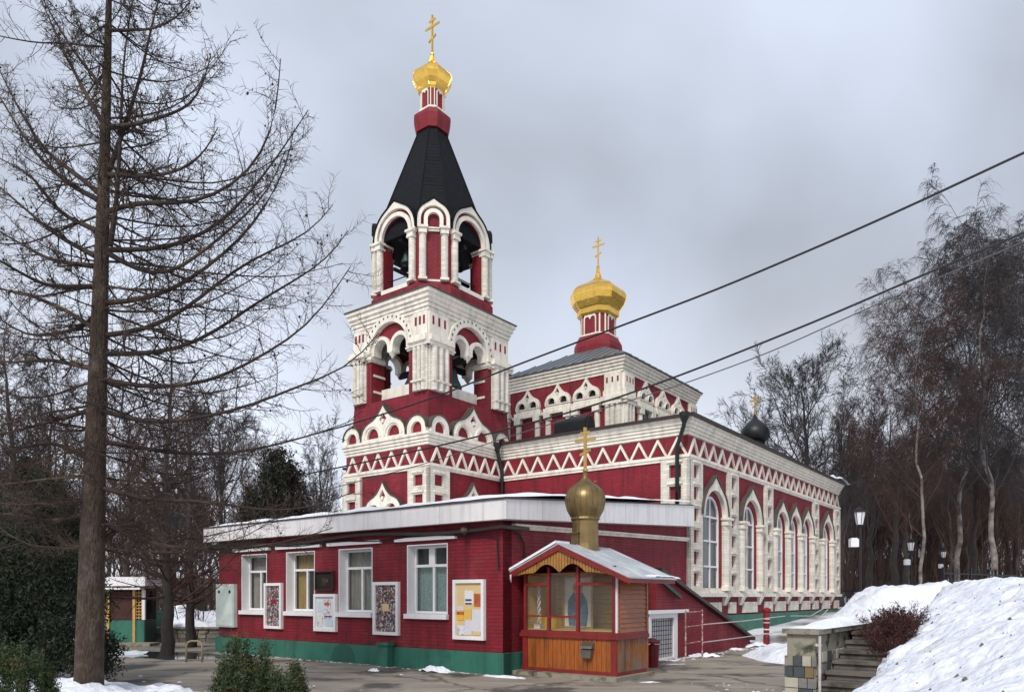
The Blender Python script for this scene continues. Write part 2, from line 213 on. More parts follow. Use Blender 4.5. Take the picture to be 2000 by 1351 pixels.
# ------------------------------------------------------------------ mesh helpers
WM = {}
class MB:
    def __init__(s): s.v = []; s.f = []; s.sm = False
    def add(s, vs, fs):
        o = len(s.v); s.v += [tuple(p) for p in vs]; s.f += [tuple(i + o for i in f) for f in fs]; return s
    def box(s, x0, x1, y0, y1, z0, z1):
        return s.add([(x0, y0, z0), (x1, y0, z0), (x1, y1, z0), (x0, y1, z0), (x0, y0, z1), (x1, y0, z1), (x1, y1, z1), (x0, y1, z1)],
                     [(0, 3, 2, 1), (4, 5, 6, 7), (0, 1, 5, 4), (1, 2, 6, 5), (2, 3, 7, 6), (3, 0, 4, 7)])
    def hexa(s, p): # 8 points, bottom then top
        return s.add(p, [(0, 3, 2, 1), (4, 5, 6, 7), (0, 1, 5, 4), (1, 2, 6, 5), (2, 3, 7, 6), (3, 0, 4, 7)])
    def panel(s, outer, holes, y0, y1, back=True):
        loops = [outer] + holes; flat = [p for l in loops for p in l]; n = len(flat)
        tris = tessellate_polygon([[Vector((p[0], p[1], 0)) for p in l] for l in loops])
        vs = [(p[0], y0, p[1]) for p in flat] + [(p[0], y1, p[1]) for p in flat]
        fs = [tuple(t) for t in tris]
        if back: fs += [tuple(i + n for i in reversed(t)) for t in tris]
        o = 0
        for l in loops:
            k = len(l)
            for i in range(k): j = (i + 1) % k; fs.append((o + i, o + j, o + j + n, o + i + n))
            o += k
        return s.add(vs, fs)
    def tube(s, pts, r, n=8, cap=True):
        pts = [Vector(p) for p in pts]; k = len(pts); rr = r if isinstance(r, (list, tuple)) else [r] * k
        o = len(s.v); prev = None
        for i, p in enumerate(pts):
            t = (pts[min(i + 1, k - 1)] - pts[max(i - 1, 0)]).normalized()
            if prev is None: u = t.orthogonal().normalized()
            else: u = (prev - t * prev.dot(t)).normalized()
            prev = u; w = t.cross(u)
            for j in range(n):
                a = 2 * math.pi * j / n; s.v.append(tuple(p + (u * math.cos(a) + w * math.sin(a)) * rr[i]))
        for i in range(k - 1):
            for j in range(n):
                a = o + i * n + j; b = o + i * n + (j + 1) % n; s.f.append((a, b, b + n, a + n))
        if cap: s.f.append(tuple(range(o + n - 1, o - 1, -1))); s.f.append(tuple(range(o + (k - 1) * n, o + k * n)))
        return s
    def lathe(s, prof, n=16, cx=0, cy=0, rot=0.0):
        o = len(s.v)
        for r, z in prof:
            for j in range(n):
                a = 2 * math.pi * (j + 0.5) / n + rot; s.v.append((cx + max(r, 1e-4) * math.cos(a), cy + max(r, 1e-4) * math.sin(a), z))
        for i in range(len(prof) - 1):
            for j in range(n):
                a = o + i * n + j; b = o + i * n + (j + 1) % n; s.f.append((a, b, b + n, a + n))
        s.f.append(tuple(range(o + n - 1, o - 1, -1))); s.f.append(tuple(range(o + (len(prof) - 1) * n, o + len(prof) * n)))
        return s
    def octo(s, prof, k=0.58):
        o = len(s.v)
        for hw, z in prof:
            a = max(hw, 0.003) / 1.117; c = a * k
            s.v += [(x, y, z) for x, y in ((a, -c), (a, c), (c, a), (-c, a), (-a, c), (-a, -c), (-c, -a), (c, -a))]
        for i in range(len(prof) - 1):
            for j in range(8): a = o + i * 8 + j; b = o + i * 8 + (j + 1) % 8; s.f.append((a, b, b + 8, a + 8))
        s.f.append(tuple(range(o + 7, o - 1, -1))); s.f.append(tuple(range(o + (len(prof) - 1) * 8, o + len(prof) * 8)))
        return s
    def mesh(s, name, m, smooth=False):
        me = bpy.data.meshes.new(name); me.from_pydata(s.v, [], s.f)
        if len(s.f) < 6000:
            bm = bmesh.new(); bm.from_mesh(me); bmesh.ops.recalc_face_normals(bm, faces=bm.faces[:]); bm.to_mesh(me); bm.free()
        if smooth: me.polygons.foreach_set('use_smooth', [True] * len(me.polygons))
        me.materials.append(m); return me
def npmesh(name, V, F, m, smooth=True):
    me = bpy.data.meshes.new(name); V = np.asarray(V, np.float32); F = np.asarray(F, np.int32); k = F.shape[1]
    me.vertices.add(len(V)); me.vertices.foreach_set('co', V.ravel()); me.loops.add(F.size); me.loops.foreach_set('vertex_index', F.ravel())
    me.polygons.add(len(F)); me.polygons.foreach_set('loop_start', np.arange(0, F.size, k, dtype=np.int32)); me.polygons.foreach_set('loop_total', np.full(len(F), k, np.int32))
    if smooth: me.polygons.foreach_set('use_smooth', np.ones(len(F), bool))
    me.update(calc_edges=True); me.materials.append(m); return me
I4 = Matrix.Identity(4)
def link(name, data, parent=None, Mx=I4):
    o = bpy.data.objects.new(name, data); col.objects.link(o); WM[o.name] = Mx.copy()
    if parent is not None: o.parent = parent; o.matrix_basis = WM[parent.name].inverted() @ Mx
    else: o.matrix_basis = Mx
    return o
def part(name, mb, m, parent=None, Mx=I4, smooth=False, kind=None, label=None):
    d = mb.mesh(name, M[m], smooth) if isinstance(mb, MB) else mb
    o = link(name, d, parent, Mx)
    if kind: o['kind'] = kind
    if label: o['label'] = label
    return o
def tag(o, label, cat, group=None):
    o['label'] = label; o['category'] = cat
    if group: o['group'] = group
    return o
def thing(name, Mx, label, cat, group=None): return tag(link(name, None, None, Mx), label, cat, group)
def T3(x, y, z): return Matrix.Translation((x, y, z))
def RZ(a): return Matrix.Rotation(a, 4, 'Z')
def copy_tree(src, Mx, label=None, parent=None):
    c = src.copy(); col.objects.link(c); WM[c.name] = Mx
    if parent is None: c.matrix_basis = Mx
    else: c.parent = parent
    if label: c['label'] = label
    for ch in list(src.children): copy_sub(ch, c)
    return c
def copy_sub(ch, c):
    d = ch.copy(); col.objects.link(d); d.parent = c; WM[d.name] = WM[c.name] @ d.matrix_basis
    for g in list(ch.children): copy_sub(g, d)

# ------------------------------------------------------------------ frames: A runs left and away, B runs right and away
A = Vector((-0.79224, 0.61021)); B = Vector((0.61021, 0.79224))
def frame(O, X, Y, z=0): return Matrix(((X.x, Y.x, 0, O.x), (X.y, Y.y, 0, O.y), (0, 0, 1, z), (0, 0, 0, 1)))
def FL(O): return frame(O, -A, B)       # faces left-front: x to the right, y into the building
def FR(O): return frame(O, B, A)        # faces right-front
C0 = Vector((-0.19, 15.5)); N0 = C0 + 9.1 * B; T0 = Vector((-2.7124, 24.1676)); Q0 = Vector((4.6167, 31.1477))
def W(px, py, Y): return Vector(((px - 1000) / 1455 * Y, Y, EYE + (1163 - py) / 1455 * Y))

# ------------------------------------------------------------------ ground
def sstep(e0, e1, x): t = min(1, max(0, (x - e0) / (e1 - e0))); return t * t * (3 - 2 * t)
def gh(x, y):
    p = Vector((x, y)) - C0; b = p.dot(B); a = -p.dot(A)
    h = sstep(11.6, 14.0, b) * 0.45 + sstep(14, 26, b) * 0.45 + sstep(30, 90, b) * 1.2
    h *= sstep(-4, 3, x)
    far = sstep(80, 300, math.hypot(x, y)) * 3
    return h + far
def axis(lo, hi, near0, near1, dn, df):
    a = list(np.arange(near0, near1, dn)); x = near0; st = dn
    while x > lo: st *= df; x -= st; a.insert(0, x)
    x = a[-1]; st = dn
    while x < hi: st *= df; x += st; a.append(x)
    return a
xs = axis(-900, 900, -25, 35, 1.0, 1.25); ys = axis(-300, 1200, -5, 70, 1.0, 1.25)
V = [(x, y, gh(x, y)) for y in ys for x in xs]; nx = len(xs)
F = [(j * nx + i, j * nx + i + 1, (j + 1) * nx + i + 1, (j + 1) * nx + i) for j in range(len(ys) - 1) for i in range(nx - 1)]
g = link('ground', npmesh('ground', V, F, M['snowground'])); g['kind'] = 'structure'
def blob_poly(pts, n=6, j=0.25, seed=1):
    r = random.Random(seed); out = []
    for i, p in enumerate(pts):
        q = pts[(i + 1) % len(pts)]
        for k in range(n): t = k / n; out.append((p[0] * (1 - t) + q[0] * t + r.uniform(-j, j), p[1] * (1 - t) + q[1] * t + r.uniform(-j, j)))
    return out
def flat(name, pts, z, m, kind='structure'):
    tr = tessellate_polygon([[Vector((p[0], p[1], 0)) for p in pts]])
    me = bpy.data.meshes.new(name); me.from_pydata([(p[0], p[1], z) for p in pts], [], [tuple(t) for t in tr]); me.materials.append(M[m])
    o = link(name, me); o['kind'] = kind; return o
e1 = C0 + B * 11.4
flat('courtyard', blob_poly([(-12, 27), (-14.5, 24), (-13, 19), (-7.6, 14.2), (-5.4, 11.9), (-5.0, 9.2), (-4.2, 7.4), (-3, 2), (3.2, 2), (4.0, 8.5), (4.55, 11.5), (5.0, 13.2), (8.4, 18.6), (9.2, 23.6), (8.0, 25.3), (5, 24.0), (-3, 25.5)], 8, 0.14, 3), 0.006, 'asphalt')
flat('puddle', blob_poly([(-9.6, 21.8), (-12.6, 22.6), (-11.4, 20.4), (-8.9, 19.2), (-7.6, 19.7), (-8.2, 20.9)], 4, 0.12, 4), 0.012, 'puddle')

# ------------------------------------------------------------------ shape helpers for the facades
def arc(cx, cz, r, a0, a1, n): return [(cx + r * math.cos(a0 + (a1 - a0) * i / n), cz + r * math.sin(a0 + (a1 - a0) * i / n)) for i in range(n + 1)]
def archloop(cx, hw, z0, zs, n=14, keel=0.0):
    pts = [(cx - hw, z0), (cx + hw, z0)]
    for i in range(n + 1):
        a = math.pi * i / n; x = math.cos(a) * hw; z = math.sin(a) * hw
        if keel: z += keel * max(0, 1 - abs(x) / (hw * 0.42)) ** 1.5
        pts.append((cx + x, zs + z))
    return pts
def ring(cx, hw_o, hw_i, z0, zs, y0, y1, keel=0.0, n=18):
    o = [(cx + hw_o * math.cos(math.pi * i / n), zs + hw_o * math.sin(math.pi * i / n) + keel * max(0, 1 - abs(math.cos(math.pi * i / n)) / 0.42) ** 1.5) for i in range(n + 1)]
    i_ = [(cx + hw_i * math.cos(math.pi * i / n), zs + hw_i * math.sin(math.pi * i / n)) for i in range(n + 1)]
    poly = [(cx + hw_o, z0)] + o + [(cx - hw_o, z0), (cx - hw_i, z0)] + i_[::-1] + [(cx + hw_i, z0)]
    return MB().panel(poly, [], y0, y1)
def flashing(cx, hw, zs, y0, y1, keel, n=20, th=0.05, z0=None):
    o = [(cx + hw * math.cos(math.pi * i / n), zs + hw * math.sin(math.pi * i / n) + keel * max(0, 1 - abs(math.cos(math.pi * i / n)) / 0.42) ** 1.5) for i in range(n + 1)]
    k = (hw + th) / hw
    p = [(cx + (x - cx) * k, zs + (z - zs) * k) for x, z in o]
    return MB().panel(p + o[::-1], [], y0, y1)
def mk_chevron(pitch, h, w=0.06, d=0.06):
    hp = pitch / 2
    return MB().panel([(-hp + 0.0, 0), (-hp + w * 1.3, 0), (0, h - w * 1.9), (hp - w * 1.3, 0), (hp, 0), (w * 0.25, h), (-w * 0.25, h)], [], -d, 0.0)
CHEV = {}
def chevrons(parent, Fm, x0, x1, n, z0, h, y=0.0):
    pitch = (x1 - x0) / n; key = (round(pitch, 3), h)
    if key not in CHEV: CHEV[key] = mk_chevron(pitch * 0.99, h).mesh('chevron', M['creamsm'])
    for i in range(n): part('chevron', CHEV[key], None, parent, Fm @ T3(x0 + pitch * (i + 0.5), y, z0))
def pilaster(parent, Fm, x0, x1, z0, z1, tops, hh, sqw=0.34, y0=-0.1, ncol=1, mat_='cream'):
    w = (x1 - x0) / ncol; holes = []; hoods = MB()
    for c in range(ncol):
        cx = x0 + w * (c + 0.5)
        for t in tops:
            if t < z1 and t - hh > z0: holes.append([(cx - sqw / 2, t - hh), (cx + sqw / 2, t - hh), (cx + sqw / 2, t), (cx - sqw / 2, t)])
    p = part('pilaster', MB().panel([(x0, z0), (x1, z0), (x1, z1), (x0, z1)], holes, y0, -0.003), mat_, parent, Fm)
    for h in holes:
        pass
    if holes:
        hm_ = MB().box(-sqw / 2 - 0.06, sqw / 2 + 0.06, -0.05, 0.001, 0.06, 0.12).mesh('hood_mould', M['creamsm'])
        for h in holes: part('hood_mould', hm_, None, p, Fm @ T3((h[0][0] + h[1][0]) / 2, y0, h[2][1]))
    return p
def column(parent, Fm, x, z0, z1, r=0.15, y=-0.03, cap=0.25, name='column', base=0.15):
    c = MB().tube([(x, y, z0), (x, y, z1)], r, 12); o = part(name, c, 'cream', parent, Fm, smooth=False)
    k = MB().box(x - r * 1.15, x + r * 1.15, y - r * 1.2, y + r, z1 - cap, z1 - cap * 0.72).box(x - r * 1.1, x + r * 1.1, y - r * 1.1, y + r, z1 - cap * 0.72, z1 - cap * 0.3).box(x - r * 1.45, x + r * 1.45, y - r * 1.5, y + r, z1 - cap * 0.3, z1 + 0.002)
    part('capital', k, 'creamsm', o, Fm)
    part('base_block', MB().box(x - r * 1.2, x + r * 1.2, y - r * 1.25, y + r, z0 - 0.002, z0 + base), 'creamsm', o, Fm)
    return o
def slabs(parent, Fm, x0, x1, y0, y1, steps, m='creamsm', name='cornice'):
    mb = MB()
    for i, (o, za, zb) in enumerate(steps):
        g = 0.022 if len(steps) > 2 else 0
        mb.box(x0 - o, x1 + o, y0 - o, y1 + o, za + g, zb)
        if g: mb.box(x0 - o + 0.06, x1 + o - 0.06, y0 - o + 0.06, y1 + o - 0.06, za - 0.0015, za + g)
    return part(name, mb, m, parent, Fm)
def kokoshnik(parent, Fm, cx, z0, w, h, y0=-0.12, y1=0.3, flash=True, infill='redplain', holes=True, mat_='creamsm'):
    s = w / 2.1; t = h / 1.15
    half = [(1.05, 0), (1.04, 0.2), (0.97, 0.38), (0.84, 0.52), (0.68, 0.6), (0.5, 0.66), (0.36, 0.74), (0.22, 0.86), (0.10, 1.0), (0, 1.15)]
    outl = [(cx + x * s, z0 + z * t) for x, z in half] + [(cx - x * s, z0 + z * t) for x, z in half[::-1][1:]]
    hs = []
    if holes:
        for sx in (-0.5, 0.5): hs.append([(cx + (sx + 0.29 * math.cos(a)) * s, z0 + (0.06 + 0.36 * math.sin(a)) * t) for a in [math.pi * i / 8 for i in range(9)]])
        hs.append([(cx, z0 + 0.47 * t), (cx + 0.17 * s, z0 + 0.68 * t), (cx, z0 + 0.92 * t), (cx - 0.17 * s, z0 + 0.68 * t)])
    k = part('kokoshnik', MB().panel(outl, hs, y0, y1), mat_, parent, Fm)
    part('infill', MB().panel([(cx + (x - cx) * 0.9, z0 + (z - z0) * 0.9 + 0.01) for x, z in outl], [], y0 + 0.09, y1 - 0.02), infill, k, Fm)
    if holes:
        rg = MB()
        for sx in (-0.5, 0.5):
            rg.panel(arc(cx + sx * s, z0 + 0.1 * t, 0.44 * s, 0, math.pi, 10) + arc(cx + sx * s, z0 + 0.1 * t, 0.37 * s, math.pi, 0, 10), [], y0 - 0.035, y0 + 0.002)
        rg.box(cx - 0.045 * s, cx + 0.045 * s, y0 - 0.02, y0 + 0.1, z0 + 0.56 * t, z0 + 0.68 * t)
        part('moulding', rg, mat_, k, Fm)
    if flash:
        o2 = [(cx + (x - cx) * 1.045, z0 + (z - z0) * 1.06) for x, z in outl]
        part('flashing', MB().panel(o2 + [(p[0], p[1]) for p in outl[::-1]], [], y0 - 0.02, y1), 'flash', k, Fm)
    return k
def onion(parent, Mx, prof, m, n=8, rot=0, name='cupola', smooth=False):
    return part(name, MB().lathe(prof, n, rot=rot), m, parent, Mx, smooth=smooth)
def cross(parent, Mx, h, m, t=0.035, arm=0.24, r=0.05):
    mb = MB(); mb.lathe([(0.02, -0.02), (r * 0.7, 0.0), (r * 1.5, r), (r * 1.5, r * 1.6), (r * 0.6, r * 2.6), (r * 0.4, r * 3)], 10)
    mb.box(-t, t, -t * 0.7, t * 0.7, r * 2.5, h)
    mb.box(-t * 0.71, t * 0.71, -arm * h, arm * h, h * 0.70, h * 0.70 + t * 1.9)
    mb.box(-t * 0.72, t * 0.72, -arm * h * 0.45, arm * h * 0.45, h * 0.85, h * 0.85 + t * 1.7)
    mb.hexa([(-t * .7, -arm * h * .5, h * .40 + .06 * h), (t * .7, -arm * h * .5, h * .40 + .06 * h), (t * .7, arm * h * .5, h * .40 - .03 * h), (-t * .7, arm * h * .5, h * .40 - .03 * h),
             (-t * .7, -arm * h * .5, h * .40 + .06 * h + 1.7 * t), (t * .7, -arm * h * .5, h * .40 + .06 * h + 1.7 * t), (t * .7, arm * h * .5, h * .40 - .03 * h + 1.7 * t), (-t * .7, arm * h * .5, h * .40 - .03 * h + 1.7 * t)])
    return part('cross', mb, m, parent, Mx)

# ================================================================== NAVE
FN = FR(N0); FW = FL(N0); NX, NY = 17.4, 15.4
nave = thing('church_nave', T3(N0.x, N0.y, 0), 'long crimson brick church hall with cream trim, tall arched windows and a black eave', 'church')
wins = [(1.85, 0.68, 0.98), (5.2, 0.64, 0.98), (8.58, 0.52, 0.80), (10.25, 0.52, 0.80), (11.92, 0.52, 0.80), (15.1, 0.58, 0.95)]
holes = [archloop(c, hw, 1.80, 4.24 + (0.62 - hw) * 0.6) for c, hw, r in wins]
part('wall', MB().panel([(0, 0.0), (NX, 0.0), (NX, 6.56), (0, 6.56)], holes, 0, 0.3), 'red', nave, FN)
part('wall', MB().panel([(-NY, 0.0), (-0.001, 0.0), (-0.001, 6.56), (-NY, 6.56)], [], 0.002, 0.3), 'redworn', nave, FW, label='west wall of worn crimson brick with pale flaking patches')
part('wall', MB().box(0.31, NX - 0.3, 0.31, NY, 0, 6.56), 'redplain', nave, FN)
part('plinth', MB().box(-0.08, NX + 0.08, -0.10, 0.25, 0.0, 1.0), 'green', nave, FN)
part('string_course', MB().box(-0.10, NX + 0.10, -0.16, 0.1, 1.62, 1.74).box(-0.06, NX + 0.06, -0.08, 0.1, 1.741, 1.80), 'creamsm', nave, FN)
slabs(nave, FN, 0, NX, 0, NY, [(0.05, 5.80, 5.88), (0.09, 5.881, 5.97)], name='frieze_band')
slabs(nave, FN, 0, NX, 0, NY, [(0.04, 6.561, 6.66), (0.08, 6.661, 6.76), (0.12, 6.761, 6.86), (0.17, 6.861, 6.97), (0.22, 6.971, 7.06)])
slabs(nave, FN, 0, NX, 0, NY, [(0.33, 7.061, 7.15)], m='brownroof', name='eave')
# hipped roof sloping up to the upper tier
ov = 0.32
part('roof', MB().add([(-ov, -ov, 7.151), (NX + ov, -ov, 7.151), (NX + ov, NY + ov, 7.151), (-ov, NY + ov, 7.151), (5.6, 5.6, 8.05), (13.2, 5.6, 8.05), (13.2, 12.6, 8.05), (5.6, 12.6, 8.05)],
     [(0, 1, 5, 4), (1, 2, 6, 5), (2, 3, 7, 6), (3, 0, 4, 7), (4, 5, 6, 7)]), 'brownroof', nave, FN)
ch_s = [(0.0, 3.0, 4), (3.05, 7.6, 6), (7.65, 12.8, 7), (12.85, 17.4, 6)]
for a, b, n in ch_s: chevrons(nave, FN, a, b, n, 5.98, 0.54, y=-0.001)
chevrons(nave, FW, -7.25, 0.0, 11, 5.98, 0.54, y=0.001)
SQ = [5.68 - 0.665 * i for i in range(6)]
for x0, x1 in [(-0.1, 0.90), (3.02, 3.95), (6.70, 7.55), (12.95, 13.75), (16.45, 17.4)]:
    pilaster(nave, FN, x0, x1, 1.80, 5.80, SQ, 0.40, sqw=0.36)
pilaster(nave, FW, -0.86, 0.1, 1.80, 5.80, SQ, 0.40, sqw=0.40)
def nave_window(c, hw, r, zs):
    gl = MB().panel(archloop(c, hw - 0.075, 1.875, zs), [], 0.105, 0.115)
    w = part('window', MB().panel(archloop(c, hw - 0.002, 1.802, zs), [archloop(c, hw - 0.075, 1.875, zs)], 0.05, 0.2), 'white', nave, FN)
    bars = MB().box(c - 0.028, c + 0.028, 0.07, 0.104, 1.875, zs + hw - 0.08)
    for z in (2.60, 3.42, zs): bars.box(c - hw + 0.07, c + hw - 0.07, 0.066, 0.102, z - 0.028, z + 0.028)
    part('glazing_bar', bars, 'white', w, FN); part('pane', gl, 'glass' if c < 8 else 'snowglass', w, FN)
for c, hw, r in wins:
    zs = 4.24 + (0.62 - hw) * 0.6
    nave_window(c, hw, r, zs)
    part('archivolt', ring(c, r + 0.06, r - 0.13, 4.2, zs, -0.14, 0.01, keel=0.24), 'creamsm', nave, FN)
    part('flashing', flashing(c, r + 0.065, zs, -0.18, 0.01, 0.26, th=0.04), 'flash', nave, FN)
for x in (2.82, 4.28, 6.12, 14.28, 15.92, 7.78, 9.41, 11.08, 12.72):
    column(nave, FN, x, 1.82, 4.24, 0.16, y=-0.04)
    part('console', MB().add([(x - .13, -0.2, 1.62), (x + .13, -0.2, 1.62), (x + .13, 0.01, 1.62), (x - .13, 0.01, 1.62), (x - .1, -0.06, 1.33), (x + .1, -0.06, 1.33), (x + .1, 0.01, 1.33), (x - .1, 0.01, 1.33)], [(0, 1, 2, 3), (4, 7, 6, 5), (0, 4, 5, 1), (1, 5, 6, 2), (2, 6, 7, 3), (3, 7, 4, 0)]), 'creamsm', nave, FN)
for x0, x1 in [(0.05, 0.95), (1.15, 2.5), (3.2, 3.8), (4.5, 5.9), (6.75, 7.6), (8.0, 9.15), (9.65, 10.85), (11.35, 12.5), (13.0, 13.8), (14.5, 15.7), (16.5, 17.3)]:
    part('plinth_block', MB().box(x0, x1, -0.07, 0.01, 1.06, 1.44), 'cream', nave, FN)
# white backing strips beside the pilasters, below the sills
part('dado', MB().box(-0.02, NX, -0.03, 0.001, 1.801, 1.90), 'creamsm', nave, FN)
# downpipes
def downpipe(parent, pts, r=0.065):
    o = part('downpipe', MB().tube(pts, r, 10), 'dpipe', parent, I4, smooth=True)
    part('hopper', MB().lathe([(0.06, -0.2), (0.15, 0.0), (0.16, 0.12), (0.02, 0.13)], 10), 'iron', o, T3(*pts[0]))
    return o
def wp(Fm, x, y, z): return tuple(Fm @ Vector((x, y, z)))
downpipe(nave, [wp(FW, 0.12, -0.52, 7.0), wp(FW, 0.10, -0.5, 6.75), wp(FW, -0.28, -0.16, 6.2), wp(FW, -0.28, -0.16, 4.2)])
downpipe(nave, [wp(FW, -7.12, -0.42, 7.0), wp(FW, -7.12, -0.35, 6.7), wp(FW, -7.12, -0.14, 6.2), wp(FW, -7.12, -0.14, 3.4)])
# barrel vent on the roof
vt = part('roof_vent', MB().panel([(-0.02, -0.28)] + arc(0.3, 0, 0.3, math.pi, 0, 10) + [(0.62, -0.28)], [], 0, 1.45), 'black', nave, frame(N0 + A * 5.6 + B * 3.1, B, A, 8.34))
part('vent_mouth', MB().panel([(0.0, -0.28)] + arc(0.3, 0, 0.25, math.pi, 0, 10) + [(0.6, -0.28)], [], -0.09, -0.002), 'dark', vt, frame(N0 + A * 5.6 + B * 3.1, B, A, 8.34))
# snow caught on the far end of the eave
def snow_lump(name, parent, Mx, sx, sy, sz, seed, n=16, kind='stuff', m='snow'):
    V = []; F = []; r = random.Random(seed); ox = r.uniform(0, 99)
    for j in range(n + 1):
        for i in range(n + 1):
            u = i / n * 2 - 1; v = j / n * 2 - 1
            d = max(0, 1 - (u * u + v * v) * (0.8 + 0.5 * noise.noise(Vector((u * 2 + ox, v * 2, 3)))))
            h = sz * (d ** 0.6) * (0.75 + 0.6 * noise.noise(Vector((u * 3 + ox, v * 3, 0)))) - 0.01 if d > 0 else -0.03
            V.append((u * sx, v * sy, h))
    for j in range(n):
        for i in range(n): a = j * (n + 1) + i; F.append((a, a + 1, a + n + 2, a + n + 1))
    o = link(name, npmesh(name, V, F, M[m]), parent, Mx)
    if kind: o['kind'] = kind
    return o
snow_lump('roof_snow', nave, FN @ T3(16.6, 0.1, 7.15), 1.3, 0.55, 0.28, 3)
# ---------------- upper tier
FTL = FL(Q0); FTR = FR(Q0); LA, LB = 6.72, 7.26
tier = part('upper_tier', MB().box(0, LB, 0, LA, 7.4, 11.25), 'red', nave, FTR)
slabs(nave, FTR, 0, LB, 0, LA, [(0.04, 11.02, 11.14), (0.09, 11.141, 11.27), (0.14, 11.271, 11.40), (0.20, 11.401, 11.53), (0.27, 11.531, 11.64)])
slabs(nave, FTR, 0, LB, 0, LA, [(0.31, 11.641, 11.69)], m='flash', name='eave')
o = 0.31
apex = (LB / 2, LA / 2, 13.75)
rc = [(-o, -o, 11.7), (LB + o, -o, 11.7), (LB + o, LA + o, 11.7), (-o, LA + o, 11.7)]
rf = part('roof', MB().add(rc + [apex], [(0, 1, 4), (1, 2, 4), (2, 3, 4), (3, 0, 4)]), 'greyroof', nave, FTR)
seams = MB()
for k in range(4):
    p, q = Vector(rc[k]), Vector(rc[(k + 1) % 4]); ap = Vector(apex)
    for i in range(1, 14):
        t = i / 14; s = p.lerp(q, t); mid = p.lerp(q, 0.5); d = ap - mid; L_ = 1 - abs(2 * t - 1); e = s + d * L_
        seams.tube([s + Vector((0, 0, 0.02)), e + Vector((0, 0, 0.02))], 0.025, 4)
part('standing_seam', seams, 'greyroof', rf, FTR, kind='stuff')
def tier_face(Fm, xs_, x0, x1):
    for c in xs_:
        w = part('blind_window', MB().box(c - 0.75, c + 0.75, -0.16, 0.01, 9.86, 10.02).box(c - 0.66, c + 0.66, -0.1, 0.01, 10.021, 10.12).box(c - 0.80, c + 0.80, -0.22, 0.01, 9.74, 9.859), 'creamsm', nave, Fm)
        for dx in (-0.53, 0.53):
            part('column', MB().tube([(c + dx, -0.05, 7.9), (c + dx, -0.05, 9.5)], 0.13, 10).box(c + dx - .17, c + dx + .17, -.22, .01, 9.5, 9.74).box(c + dx - .16, c + dx + .16, -.2, .01, 8.7, 8.78), 'creamsm', w, Fm)
        kokoshnik(nave, Fm, c, 10.125, 1.35, 0.92, y0=-0.14, y1=0.0, flash=False, infill='dark')
    for a, b in ((x0, x0 + 0.8), (x1 - 0.8, x1)):
        p = part('corner_pier', MB().box(a, b, -0.08, 0.0, 7.6, 9.7).box(a - 0.0, b + 0.0, -0.14, 0.0, 10.30, 11.0), 'creamsm', nave, Fm)
        for i in range(3):
            x = a + 0.14 + i * 0.26
            part('column', MB().tube([(x, -0.1, 7.8), (x, -0.1, 9.75)], 0.115, 10), 'cream', p, Fm)
            part('slot', MB().box(x - 0.04, x + 0.04, -0.146, -0.139, 10.62, 10.85), 'redplain', p, Fm)
        part('capital', MB().box(a - 0.04, b + 0.04, -0.22, 0, 9.7, 9.86).box(a - 0.1, b + 0.1, -0.27, 0, 9.861, 10.05).box(a - 0.03, b + 0.03, -0.19, 0, 10.051, 10.3), 'creamsm', p, Fm)
tier_face(FTL, [-1.72, -3.2, -4.85], -LA, -0.001)
tier_face(FTR, [1.95, 3.6, 5.2], 0.001, LB)
# windows of the right face: dark openings
for c in (1.95, 3.6, 5.2): part('opening', MB().box(c - 0.36, c + 0.36, -0.02, 0.004, 7.9, 9.72), 'glass', nave, FTR)
mc = Q0 + A * LA / 2 + B * LB / 2; FM = frame(mc, B, A, 0)
k8 = 1 / math.cos(math.pi / 8)
def oct_faces(hw):
    a = hw / 1.117; c = a * 0.58
    return [(i * math.pi / 4, a if i % 2 == 0 else (a + c) / math.sqrt(2), 2 * c if i % 2 == 0 else (a - c) * math.sqrt(2), i % 2 == 1) for i in range(8)]
def cup(parent, Fm, zb, ap, zc, ap2, zd, dome, m, crossh, crm, zcross):
    bs = part('drum_base', MB().octo([(ap * 0.9, zb - 0.3), (ap, zb), (ap * 1.04, zb + (zc - zb) * 0.35), (ap * 1.02, zb + (zc - zb) * 0.6), (ap2 * 1.12, zc)]), 'redplain', parent, Fm)
    part('drum_ring', MB().octo([(ap2 * 1.16, zc - 0.02), (ap2 * 1.16, zc + 0.05)]), 'creamsm', bs, Fm)
    dr = part('drum', MB().octo([(ap2, zc), (ap2, zd + 0.15)]), 'redplain', parent, Fm)
    h = zd - zc - 0.1; q = ap2 / 0.82
    for a, apo, w, diag in oct_faces(ap2):
        Fi = Fm @ RZ(a) @ T3(0, -apo, zc + 0.05)
        t = 0.035 * q
        if diag:
            for x in (-w * 0.32, w * 0.32): part('drum_shaft', MB().box(x - t, x + t, -0.03, 0.01, 0, h + 0.05), 'creamsm', dr, Fi)
        else:
            hw = w * 0.36
            lo = arc(-hw * 0.5, h * 0.80, hw * 0.42, math.pi, 0, 8) + arc(hw * 0.5, h * 0.80, hw * 0.42, math.pi, 0, 8)
            outer = [(-hw - t, 0.0), (-hw - t, h * 0.82)] + arc(0, h * 0.82, hw + t, math.pi * 0.95, math.pi * 0.05, 8)[:3] + [(0, h * 1.02)] + arc(0, h * 0.82, hw + t, math.pi * 0.95, math.pi * 0.05, 8)[-3:] + [(hw + t, h * 0.82), (hw + t, 0), (hw - t * .4, 0)] + lo[::-1] + [(-hw + t * .4, 0)]
            part('drum_frame', MB().panel(outer, [], -0.035, 0.01), 'creamsm', dr, Fi)
    d = part('cupola', MB().octo(dome), m, parent, Fm)
    oc = MB().octo(dome).v; rb = MB()
    for j in range(8): rb.tube([oc[i * 8 + j] for i in range(len(dome))], 0.016, 5)
    part('seam', rb, m, d, Fm)
    cross(d, Fm @ T3(0, 0, zcross), crossh, crm, arm=0.23)
